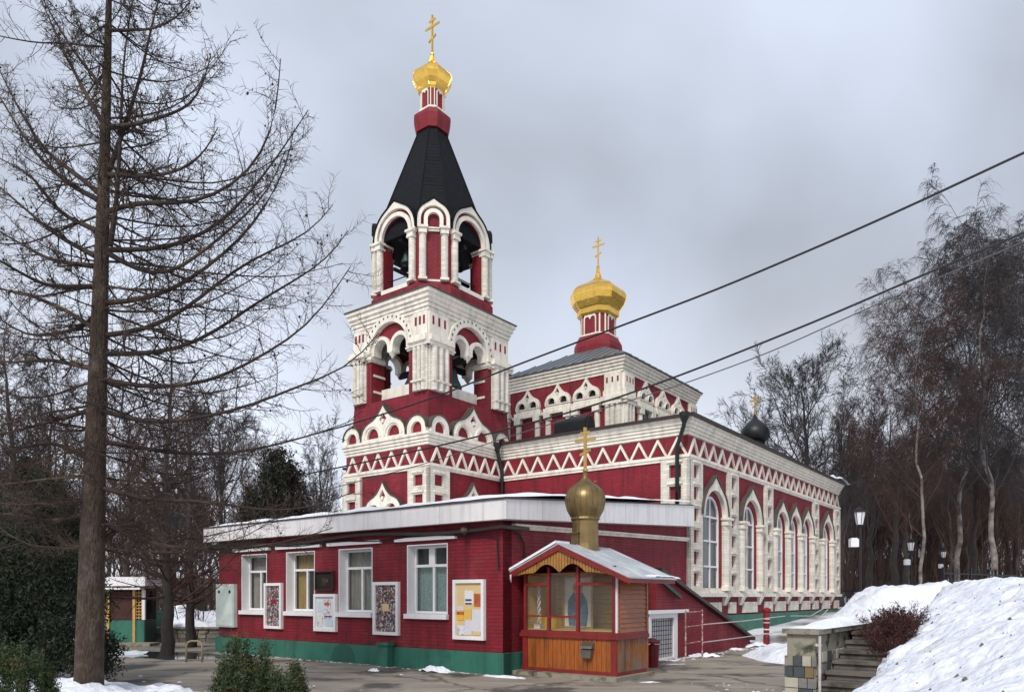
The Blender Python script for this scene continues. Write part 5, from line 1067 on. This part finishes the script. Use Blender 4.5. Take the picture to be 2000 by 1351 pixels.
    P2, R2, L2 = spawn(P1, R1, L1, 30, 0.06, 0.99, 1.0, 0.20, 7, up=0.04, jit=0.13, rf=0.40, rmin=0.005, flat_=0.3)
    P2b, R2b, L2b = spawn(P1b, R1b, ln, 22, 0.10, 0.98, 1.0, 0.26, 6, up=0.03, jit=0.13, rf=0.5, rmin=0.005, flat_=0.3)
    P3, R3, L3 = spawn(P2, R2, L2, 12, 0.08, 1.0, 0.95, 0.45, 4, up=0.02, jit=0.18, rf=0.7, rmin=0.0036, minlen=0.08)
    P3b, R3b, L3b = spawn(P2b, R2b, L2b, 7, 0.15, 1.0, 0.9, 0.42, 4, up=0.02, jit=0.18, rf=0.7, rmin=0.0036, minlen=0.08)
    P4, R4, L4 = spawn(P1, R1, L1, 40, 0.1, 1.0, 1.25, 0.06, 3, up=0.1, jit=0.15, rabs=0.0045, minlen=0.1)
    cr_ = link('crown', tubes_mesh('crown', [(P1, R1, 7), (P1b, R1b, 5), (P2, R2, 4), (P2b, R2b, 3), (P3, R3, 3), (P3b, R3b, 3), (P4, R4, 3)], 'twig'), root)
    # cones: little dark lumps on the twigs
    src = np.concatenate([P2[:, 3], P3[:, 1], P2b[:, 2]]); pick = src[rng.choice(len(src), 900, replace=False)] + rng.normal(size=(900, 3)) * 0.01
    octv = np.array([(1, 0, 0), (-1, 0, 0), (0, 1, 0), (0, -1, 0), (0, 0, 1.25), (0, 0, -1.25)]) ; octf = np.array([(0, 2, 4), (2, 1, 4), (1, 3, 4), (3, 0, 4), (2, 0, 5), (1, 2, 5), (3, 1, 5), (0, 3, 5)])
    sz = (0.012 + 0.012 * rng.random(900) ** 2)[:, None, None]; V = (pick[:, None] + octv[None] * sz).reshape(-1, 3); F = (octf[None] + (np.arange(900) * 6)[:, None, None]).reshape(-1, 3)
    o = link('cones', npmesh('cones', V, F, M['twig']), root); o['kind'] = 'stuff'
larch_main()

def gen_larch(seed, H, m1=70, spread=0.32, m='twigred'):
    rg = np.random.default_rng(seed); z = np.linspace(0, H, 24); x = np.cumsum(rg.normal(size=24) * 0.03); y = np.cumsum(rg.normal(size=24) * 0.03)
    Pt = np.stack([x, y, z], 1)[None]; Rt = np.interp(z, [0, H * .1, H], [0.022 * H, 0.017 * H, 0.01])[None]
    P1, R1, L1 = spawn(Pt, Rt, np.array([H]), m1, 0.15, 0.99, 1.35, spread, 9, up=0.10, jit=0.06, rf=0.28, rmin=0.008, lenexp=1.0, tip=0.12, rg=rg)
    P2, R2, L2 = spawn(P1, R1, L1, 9, 0.15, 1.0, 0.9, 0.32, 5, up=0.02, jit=0.12, rf=0.5, rmin=0.006, rg=rg)
    P3, R3, L3 = spawn(P2, R2, L2, 5, 0.2, 1.0, 0.8, 0.45, 3, up=0.0, jit=0.15, rf=0.7, rmin=0.005, rg=rg)
    return tubes_mesh('trunk', [(Pt, Rt, 10)], 'trunkdark'), tubes_mesh('crown', [(P1, R1, 5), (P2, R2, 3), (P3, R3, 3)], m)
def gen_decid(seed, H, split=0.25, m1=16, up=0.10, ang=0.6, m2=8, m3=7, m4=5, m='twiggrey', tm='trunkdark', droop=0.0, r=0.016, tw=0.009):
    rg = np.random.default_rng(seed); n = 20; z = np.linspace(0, H * 0.85, n); x = np.cumsum(rg.normal(size=n) * 0.006 * H); y = np.cumsum(rg.normal(size=n) * 0.006 * H)
    Pt = np.stack([x - x[0], y - y[0], z], 1)[None]; Rt = np.interp(z, [0, H * .08, H * .85], [r * 1.25 * H, r * H, 0.02])[None]
    P1, R1, L1 = spawn(Pt, Rt, np.array([H]), m1, split, 0.98, ang, 0.42, 10, up=up, jit=0.10, rf=0.42, rmin=0.02, lenexp=0.8, tip=0.35, rg=rg)
    P2, R2, L2 = spawn(P1, R1, L1, m2, 0.2, 0.98, 0.65, 0.42, 7, up=up * 0.7, jit=0.13, rf=0.5, rmin=0.012, rg=rg)
    P3, R3, L3 = spawn(P2, R2, L2, m3, 0.2, 1.0, 0.65, 0.5, 5, up=0.03 - droop, jit=0.14, rf=0.55, rmin=tw, rg=rg)
    P4, R4, L4 = spawn(P3, R3, L3, m4, 0.15, 1.0, 0.55, 0.75 if not droop else 1.5, 3 if not droop else 7, up=-droop * 1.6, jit=0.07, rf=0.7, rmin=tw * 0.7, rg=rg)
    return tubes_mesh('trunk', [(Pt, Rt, 10)], tm), tubes_mesh('crown', [(P1, R1, 6), (P2, R2, 4), (P3, R3, 3), (P4, R4, 3)], m)
def place(name, meshes, x, y, s, rot, label, group, cat='tree', z=None):
    Mx = T3(x, y, gh(x, y) - 0.05 if z is None else z) @ RZ(rot) @ Matrix.Scale(s, 4)
    t = thing(name, Mx, label, cat, group); link('trunk', meshes[0], t, Mx); link('crown', meshes[1], t, Mx); return t
LA1, LA2 = gen_larch(21, 9.5, 90), gen_larch(22, 9.0, 80, 0.36)
D1 = gen_decid(31, 16, 0.18, 30, 0.07, 0.72, 10, 9, 6, tw=0.014); D2 = gen_decid(32, 15, 0.3, 18, 0.12, 0.5, 9, 7, 5, tw=0.013)
D3 = gen_decid(33, 15, 0.3, 18, 0.05, 0.7, 8, 7, 5, m='twigred', tw=0.012)
B1 = gen_decid(41, 22, 0.28, 34, 0.035, 0.85, 8, 8, 6, m='twiggrey', tm='birch', droop=0.24, r=0.0065, tw=0.0135); B2 = gen_decid(42, 18, 0.25, 24, 0.06, 0.7, 8, 7, 5, m='twigred', tm='birch', droop=0.16, r=0.0055, tw=0.011)
def at(px, Y): return (px - 1000) / 1455 * Y
gl_ = 'bare larches behind the big larch'
place('larch_tree', LA1, at(325, 21), 21, 0.95, 0.3, 'slender bare larch standing behind the green shed, right of the big trunk', gl_)
place('larch_tree', LA2, at(372, 24), 24, 0.9, 2.0, 'smaller bare larch just left of the annex end', gl_)
place('larch_tree', LA2, at(20, 17), 17, 0.85, 1.0, 'bare larch at the left edge of the photo behind the evergreen', gl_)
gb = 'bare trees left of the church'
for i, (px, Y, s, k, lb) in enumerate([(250, 34, .80, D3, 'bare reddish tree showing just right of the big larch trunk'), (110, 38, .95, D2, 'grey bare tree showing left of the big larch trunk'), (430, 40, .80, D1, 'bare tree above the left end of the annex roof'),
        (620, 46, .80, D2, 'bare tree between the dark conifer and the bell tower'), (510, 50, .85, D3, 'reddish bare tree left of the dark conifer'), (-40, 36, .95, D1, 'bare tree cut by the left frame edge'), (330, 55, 1.0, D1, 'far bare tree behind the slender larch'), (180, 60, 1.05, D3, 'far reddish bare tree behind the big trunk')]):
    place('bare_tree', k, at(px, Y), Y, s, i * 1.3, lb, gb)
gr_ = 'bare trees right of the church'
R_ = [(1552, 50, 1.12, D1, 'spreading bare tree rising behind the black onion dome'), (1642, 47, .95, D2, 'slim bare tree right of the spreading tree behind the eave'), (1300, 62, .93, D2, 'bare tree top peeping over the upper tier roof'),
      (1745, 47, .95, D3, 'reddish bare tree left of the tall birch'), (1700, 55, 1.0, D2, 'grey bare tree above the lantern'), (1905, 48, 1.0, D3, 'reddish bare tree near the right edge')]
for i, (px, Y, s, k, lb) in enumerate(R_): place('bare_tree', k, at(px, Y), Y, s, i * 2.1 + .5, lb, gr_)
place('birch_tree', B1, at(1945, 36), 36, .93, 0.4, 'tall weeping birch with pale trunk at the right edge', 'birches right of the church')
place('birch_tree', B1, at(2040, 40), 40, 1.05, 2.6, 'birch cut by the right frame edge', 'birches right of the church')
place('birch_tree', B2, at(1800, 34), 34, .85, 1.4, 'smaller birch with forked pale trunk right of the lantern', 'birches right of the church')
place('birch_tree', B1, at(1868, 43), 43, 1.0, 3.4, 'birch standing between the forked birch and the tall one', 'birches right of the church')
# the wood behind: individual trees, shared meshes
wl = random.Random(12); kinds = [D1, D2, D3, B2]
for i in range(60):
    px = 1640 + i * 6.6 + wl.uniform(-8, 8); Y = wl.uniform(60, 100); k = kinds[wl.randrange(4)]
    place('woodland_tree', k, at(px, Y), Y, wl.uniform(.65, 1.0), wl.uniform(0, 6), 'bare tree in the dense wood behind the snow banks at right', 'trees of the wood at right')
for i in range(34):
    px = -60 + i * 20 + wl.uniform(-12, 12); Y = wl.uniform(60, 110); k = kinds[wl.randrange(3)]
    place('woodland_tree', k, at(px, Y), Y, wl.uniform(.7, 1.05), wl.uniform(0, 6), 'bare tree in the far wood behind the shed at left', 'trees of the far wood at left')
# dense thicket of stems low in both woods
def thicket(name, spots, hmin, hmax, m, seed, r=0.03):
    rg = np.random.default_rng(seed); K = len(spots); b = np.array([(x, y, gh(x, y) - .1) for x, y in spots]); ln = hmin + (hmax - hmin) * rg.random(K); d = rg.normal(size=(K, 3)) * 0.12; d[:, 2] = 1
    pts = [b]; c = b.copy()
    for i in range(5): d = d + rg.normal(size=d.shape) * 0.05; d /= np.linalg.norm(d, axis=1, keepdims=True); c = c + d * (ln / 5)[:, None]; pts.append(c)
    P = np.stack(pts, 1); Rr = np.linspace(1, .2, 6)[None] * (r * (0.5 + rg.random(K)))[:, None]
    P2, R2, L2 = spawn(P, Rr, ln, 9, 0.1, 1.0, 0.6, 0.35, 4, up=0.05, jit=0.12, rmin=0.008, rg=rg); P3, R3, L3 = spawn(P2, R2, L2, 4, 0.2, 1, 0.6, 0.5, 3, jit=0.15, rmin=0.006, rg=rg)
    o = link(name, tubes_mesh(name, [(P, Rr, 4), (P2, R2, 3), (P3, R3, 3)], m)); o['kind'] = 'stuff'
sp = []
for i in range(620): Y = wl.uniform(61, 105); sp.append((at(wl.uniform(1630, 2040), Y), Y))
thicket('undergrowth', sp, 3, 10, 'twigred', 5, 0.05)
sp = []
for i in range(460): Y = wl.uniform(45, 90); sp.append((at(wl.uniform(-80, 690), Y), Y))
thicket('undergrowth', sp, 2, 6, 'twigred', 6, 0.04)
sp = []
for i in range(160): Y = wl.uniform(29, 36); sp.append((at(wl.uniform(200, 425), Y), Y))
thicket('undergrowth', sp, 1.5, 3.5, 'twig', 8, 0.025)

# evergreens
def leaves(n, fn, size, m, name, seed, flatz=0.5, elong=2.6):
    rg = np.random.default_rng(seed); P = fn(rg, n); d = rg.normal(size=(n, 3)); d /= np.linalg.norm(d, axis=1, keepdims=True); e = rg.normal(size=(n, 3)); e[:, 2] += flatz; e -= (e * d).sum(1, keepdims=True) * d; e /= np.linalg.norm(e, axis=1, keepdims=True)
    s = (size * (0.5 + rg.random(n)))[:, None]; V = np.stack([P - d * s * .5, P + d * s * .5, P + e * s * elong], 1).reshape(-1, 3); F = np.arange(3 * n).reshape(-1, 3); return npmesh(name, V, F, M[m], smooth=False)
def clumps(rg, n, nc, centre, spread):
    c = centre(rg, nc); k = rg.integers(0, nc, n); return c[k] + rg.normal(size=(n, 3)) * spread
def conecr(H, Rb, z0=0.0, p=0.9):
    def f(rg, n):
        u = rg.random(n) ** 0.75; z = z0 + (H - z0) * (1 - u) ; r = Rb * ((H - z) / (H - z0)) ** p * (0.55 + 0.5 * rg.random(n) ** 0.5); a = rg.random(n) * 2 * np.pi
        return np.stack([r * np.cos(a), r * np.sin(a), z], 1)
    return f
def evergreen(name, x, y, H, Rb, label, n, size, m, seed, z0=0.2, p=0.9, spread=None, nc=400, cat='conifer', group=None):
    Mx = T3(x, y, gh(x, y)); t = thing(name, Mx, label, cat, group)
    part('trunk', MB().tube([(0, 0, 0), (0, 0, H * 0.9)], [0.02 * H + .02, 0.01], 8), 'trunkdark', t, Mx)
    sp_ = spread if spread is not None else np.array([Rb * 0.11, Rb * 0.11, Rb * 0.10])
    link('crown', leaves(n, lambda rg, k: clumps(rg, k, nc, conecr(H, Rb, z0, p), sp_), size, m, 'crown', seed), t, Mx)
ge = 'dark evergreens at left'
evergreen('spruce_tree', at(545, 32), 32, 7.9, 1.95, 'dark browned conifer behind the left part of the annex roof', 34000, 0.055, 'brownneedle', 51, p=0.6, nc=420, spread=np.array([.24, .24, .16]))
evergreen('spruce_tree', at(490, 33), 33, 6.3, 1.0, 'small dark conifer leaning against the browned one on its left', 8000, 0.08, 'brownneedle', 52, p=0.6, nc=200)
evergreen('thuja_tree', at(85, 13.5), 13.5, 3.75, 1.15, 'dark dense evergreen directly left of the big larch trunk', 42000, 0.028, 'needle', 53, p=0.5, nc=330, spread=np.array([.12, .12, .10]), group=ge, cat='evergreen')
evergreen('thuja_tree', at(-20, 14.5), 14.5, 3.5, 1.2, 'dark evergreen cut by the left frame edge', 34000, 0.03, 'needle', 54, p=0.45, nc=300, spread=np.array([.12, .12, .10]), group=ge, cat='evergreen')
evergreen('thuja_tree', at(50, 19), 19, 5.3, 0.75, 'narrow brown topped evergreen rising above the dark ones at left', 18000, 0.035, 'brownneedle', 55, p=0.7, nc=260, group=ge, cat='evergreen')
gs = 'low thuja shrubs in the foreground'
evergreen('thuja_shrub', at(482, 9.2), 9.2, 1.08, 0.44, 'low green thuja shrub in front of the green plinth', 30000, 0.014, 'thuja', 56, z0=0.02, p=0.28, nc=170, spread=np.array([.035, .035, .07]), group=gs, cat='shrub')
evergreen('thuja_shrub', at(560, 9.0), 9.0, 0.82, 0.26, 'lower right lobe of the thuja growing in front of the plinth', 12000, 0.014, 'thuja', 57, z0=0.0, p=0.28, nc=80, spread=np.array([.035, .035, .06]), group=gs, cat='shrub')
evergreen('thuja_shrub', at(35, 9.4), 9.4, 1.0, 0.5, 'yellowish thuja shrub in the bottom left corner', 24000, 0.014, 'thuja', 58, z0=0.05, p=0.35, nc=120, spread=np.array([.035, .035, .07]), group=gs, cat='shrub')
# red twiggy bush on the snow bank
rg = np.random.default_rng(61); K = 170; bb = W(1752, 1240, 12.9); b = np.stack([bb.x + (w_ := rg.normal(size=K) * .48) * B.x + (q_ := rg.normal(size=K) * .13) * -A.x, bb.y + w_ * B.y + q_ * -A.y, 0.78 + 0.2 * w_], 1); d = rg.normal(size=(K, 3)) * .45; d[:, 2] = 1.0; pts = [b]; c = b.copy()
for i in range(4): d = d + rg.normal(size=d.shape) * .15; d /= np.linalg.norm(d, axis=1, keepdims=True); c = c + d * 0.125; pts.append(c)
P = np.stack(pts, 1); Rr = np.full((K, 5), 0.006); P2, R2, L2 = spawn(P, Rr, np.full(K, .7), 9, 0.1, 1, .7, .4, 4, jit=.2, rabs=.004, rg=rg); P3, R3, L3 = spawn(P2, R2, L2, 4, 0.1, 1, .7, .5, 3, jit=.2, rabs=.003, rg=rg)
t = thing('red_bush', T3(bb.x, bb.y, 0.8), 'dark red twiggy bush between the steps and the snow bank', 'bush'); link('twigs', tubes_mesh('twigs', [(P, Rr, 3), (P2, R2, 3), (P3, R3, 3)], 'bushred'), t)
link('leaves', leaves(5000, lambda rg_, k: np.concatenate([P2[:, 2], P3[:, 1]])[rg_.integers(0, len(P2) + len(P3), k)] + rg_.normal(size=(k, 3)) * .03, 0.02, 'bushred', 'leaves', 62), t)

# ================================================================== street furniture and far things
def lamp(x, y, s, label, box=True, zb=None):
    zb = gh(x, y) if zb is None else zb; Mx = T3(x, y, zb) @ Matrix.Scale(s, 4)
    t = thing('street_lamp', Mx, label, 'street lamp', 'lantern posts on the right')
    part('pole', MB().lathe([(0.11, 0), (0.11, 0.5), (0.07, 0.55), (0.06, 3.35), (0.10, 3.4), (0.05, 3.45)], 10), 'iron', t, Mx)
    hd = part('lantern', MB().lathe([(0.12, 3.45), (0.20, 3.92)], 6), 'lampglass', t, Mx)
    cg = MB().lathe([(0.24, 3.92), (0.25, 3.95), (0.12, 4.08), (0.03, 4.14)], 6)
    for j in range(6):
        a = 2 * math.pi * (j + .5) / 6; cg.tube([(0.12 * math.cos(a), 0.12 * math.sin(a), 3.45), (0.205 * math.cos(a), 0.205 * math.sin(a), 3.93)], 0.012, 4)
    part('lantern_cap', cg, 'iron', hd, Mx)
    if box: part('loudspeaker', MB().box(-0.38, -0.08, -0.12, 0.1, 2.6, 2.9).box(-0.34, -0.12, -0.1, 0.08, 2.9, 2.94), 'white', t, Mx)
lamp(at(1679, 27), 27, 0.95, 'black lantern post with a white loudspeaker, nearest the church corner', zb=0.95)
lamp(at(1779, 42), 42, 0.95, 'second lantern post, in front of the pale birch trunk')
lamp(at(1843, 57), 57, 0.95, 'farthest lantern post, deep in the wood')
def fence(x0, y0, x1, y1, n, h, label, zb):
    d = Vector((x1 - x0, y1 - y0)); L_ = d.length; d /= L_; Fm = frame(Vector((x0, y0)), d, Vector((-d.y, d.x)), zb)
    t = thing('iron_fence', Fm, label, 'fence', 'black iron fences'); st_ = L_ / n
    for z in (0.12, h - 0.08): part('rail', MB().box(0, L_, -.015, .015, z, z + 0.035), 'iron', t, Fm)
    bar = MB().tube([(0, 0, 0), (0, 0, h)], 0.012, 5).mesh('bar', M['iron'])
    for i in range(n + 1):
        if i % 8 == 0: part('post', MB().box(i * st_ - .03, i * st_ + .03, -.03, .03, -.1, h + .12), 'iron', t, Fm)
        else: part('bar', bar, None, t, Fm @ T3(i * st_, 0, 0.1))
fence(at(1600, 40), 40, at(1715, 36), 36, 32, 0.95, 'black iron fence between the church end and the lantern post', 1.0)
fence(at(1842, 22), 22, at(1990, 25), 25, 24, 0.7, 'low iron fence behind the top of the big snow bank', 1.68)
def gravehump(x, y): pass
fence(at(1700, 33), 33, at(1850, 31), 31, 32, 0.8, 'iron fence behind the snow hill in the middle right', 1.35)
# little green and white shed at left
Y = 25.0; sx = at(190, Y); Fs = frame(Vector((sx, Y)), Vector((1, 0)), Vector((0, 1)), 0)
t = thing('garden_shed', Fs, 'small green and white shed with lattice sides half hidden by the larch trunk', 'shed')
sw2 = 1.6
part('wall', MB().box(-0.5, sw2, 0.03, 0.8, 0, 0.85), 'greendark', t, Fs); part('green_panel', MB().box(-0.48, sw2 - .02, 0.0, 0.029, 0.05, 0.83), 'green', t, Fs)
part('wall', MB().box(-0.5, sw2, 0.5, 0.8, 0.85, 1.9), 'dark', t, Fs)
for x in (-0.48, 0.33, 1.2, 1.52): part('post', MB().box(x, x + 0.09, -0.04, 0.05, 0 if x in (0.33, 1.2) else 0.85, 1.85), 'ochre' if x != 1.52 else 'white', t, Fs)
lt = MB()
for x0, x1 in ((-0.38, 0.33), (1.29, 1.52)):
    for k in range(9):
        z = 0.9 + k * 0.105; lt.box(x0, x1, -0.01, 0.005, z, z + 0.03)
    x = x0
    while x < x1: lt.box(x, x + 0.025, 0.006, 0.02, 0.86, 1.82); x += 0.09
part('lattice', lt, 'ochre', t, Fs, kind='stuff')
part('door_glass', MB().box(0.45, 1.18, 0.02, 0.06, 0.86, 1.8), 'bushred', t, Fs)
part('fascia', MB().box(-0.65, sw2 + 0.15, -0.3, -0.24, 1.98, 2.28), 'white', t, Fs); part('roof', MB().box(-0.65, sw2 + 0.15, -0.24, 0.9, 2.0, 2.2), 'snow', t, Fs); part('ledge', MB().box(-0.6, sw2, -0.35, -0.02, 1.86, 1.92), 'white', t, Fs)
part('step', MB().box(-0.6, sw2 + .5, -0.7, 0.0, 0, 0.10), 'concrete', t, Fs)
# low rubble wall by the snow pile
Fr = frame(Vector((at(296, 26.4), 26.4)), Vector((1, 0)), Vector((0, 1)), 0)
t = thing('rubble_wall', Fr, 'low rough stone wall in front of the far snow pile', 'wall'); r2 = random.Random(8)
for row in range(3):
    x = -0.1
    while x < 2.6:
        w = r2.uniform(0.22, 0.5); part('stone', MB().hexa([(x, -r2.uniform(0, .06), row * .16), (x + w - .02, -r2.uniform(0, .06), row * .16), (x + w - .02, .3, row * .16), (x, .3, row * .16), (x + .01, -r2.uniform(0, .05), row * .16 + .15), (x + w - .03, -r2.uniform(0, .05), row * .16 + .14), (x + w - .03, .3, row * .16 + .15), (x + .01, .3, row * .16 + .15)]), r2.choice(['stone_grey', 'concrete', 'slab']), t, Fr); x += w
part('coping', MB().box(-0.15, 2.7, -0.1, 0.35, 0.481, 0.54), 'concrete', t, Fr)
# hoop barrier
hb_ = W(379, 1293, 18.5); Mx = T3(hb_.x, hb_.y, 0); t = thing('hoop_barrier', Mx, 'pale metal hoop barrier standing by the puddle', 'barrier')
part('hoop', MB().tube([(-0.19, 0, 0), (-0.19, 0, 0.42), (-0.15, 0, 0.5), (-0.08, 0, 0.53), (0.1, 0, 0.53), (0.16, 0, 0.5), (0.20, 0, 0.42), (0.20, 0, 0)], 0.025, 8), 'ochrepale', t, Mx, smooth=True); part('bar', MB().tube([(-0.19, 0, 0.3), (0.2, 0, 0.3)], 0.015, 6), 'ochrepale', t, Mx)
# dark bin and green box by the shed
Mx = T3(at(302, 27.5), 27.5, 0); t = thing('green_box', Mx, 'dark green box standing right of the small shed', 'box'); part('body', MB().box(-0.35, 0.35, 0, 0.6, 0, 1.0), 'greendark', t, Mx); part('lid', MB().box(-0.38, 0.38, -0.03, 0.63, 1.001, 1.07), 'greendark', t, Mx)
# distant buildings glimpsed through the twigs
def farb(px, Y, w, h, label, m, nf):
    x = at(px, Y); Mx = T3(x, Y, gh(x, Y)); t = thing('far_building', Mx, label, 'building', 'distant buildings'); part('wall', MB().box(-w / 2, w / 2, 0, 8, 0, h), m, t, Mx)
    part('roof', MB().hexa([(-w / 2 - .4, -.4, h), (w / 2 + .4, -.4, h), (w / 2 + .4, 8.4, h), (-w / 2 - .4, 8.4, h), (-w / 2 + 1, 3, h + 1.6), (w / 2 - 1, 3, h + 1.6), (w / 2 - 1, 5, h + 1.6), (-w / 2 + 1, 5, h + 1.6)]), 'snow', t, Mx)
    for i in range(nf):
        for k in range(max(1, int(h // 3))): part('window', MB().box(-w / 2 + (i + .3) * w / nf, -w / 2 + (i + .7) * w / nf, -0.03, 0.0, 1 + k * 2.8, 2.4 + k * 2.8), 'glass', t, Mx)
farb(-10, 120, 14, 16, 'distant tan block seen past the evergreen at the left edge', 'farwall', 4)
farb(340, 110, 10, 4, 'distant low reddish house glimpsed behind the snow pile', 'farwall', 3)
farb(1790, 100, 7, 4.5, 'distant dark cottage with snowy roof deep in the wood', 'trunkdark', 2)
# overhead cables
def cab(pts, r, label, m='cable'):
    n = len(pts); P = [W(px, py, Y) for px, py, Y in pts]
    P2 = []
    for i in range(n - 1):
        for k in range(5): P2.append(P[i].lerp(P[i + 1], k / 5))
    P2.append(P[-1])
    for _ in range(4):
        P2 = [P2[0]] + [(P2[i - 1] + P2[i] * 2 + P2[i + 1]) / 4 for i in range(1, len(P2) - 1)] + [P2[-1]]
    o = part('overhead_cable', MB().tube(P2, r, 6), m, None, I4, smooth=True); tag(o, label, 'cable')
def Yc(px, a=9.0, b=19.0): return 1 / (1 / b + (1 / a - 1 / b) * (px - 400) / 1600)
c1 = [(2150, 232), (2000, 298), (1800, 392), (1630, 468), (1400, 566), (1200, 641), (1000, 716), (840, 780), (660, 836), (520, 872), (380, 900), (200, 925), (-60, 950)]
cab([(x, y, max(8, Yc(x) if x > 400 else 19)) for x, y in c1], 0.016, 'upper overhead cable crossing the sky and the front of the bell tower')
c2 = [(2150, 388), (2000, 455), (1800, 538), (1600, 625), (1345, 727), (1180, 786), (1000, 836), (850, 872), (700, 905), (600, 925)]
cab([(x, y, Yc(x)) for x, y in c2], 0.015, 'middle overhead cable running just above the thin grey one')
c3 = [(2150, 405), (2000, 472), (1800, 556), (1650, 622), (1500, 690), (1320, 755), (1180, 797), (1000, 850), (850, 900), (700, 940), (600, 965)]
cab([(x, y, Yc(x, 10, 20)) for x, y in c3], 0.009, 'thin grey overhead cable, lowest of the three', 'cablegrey')
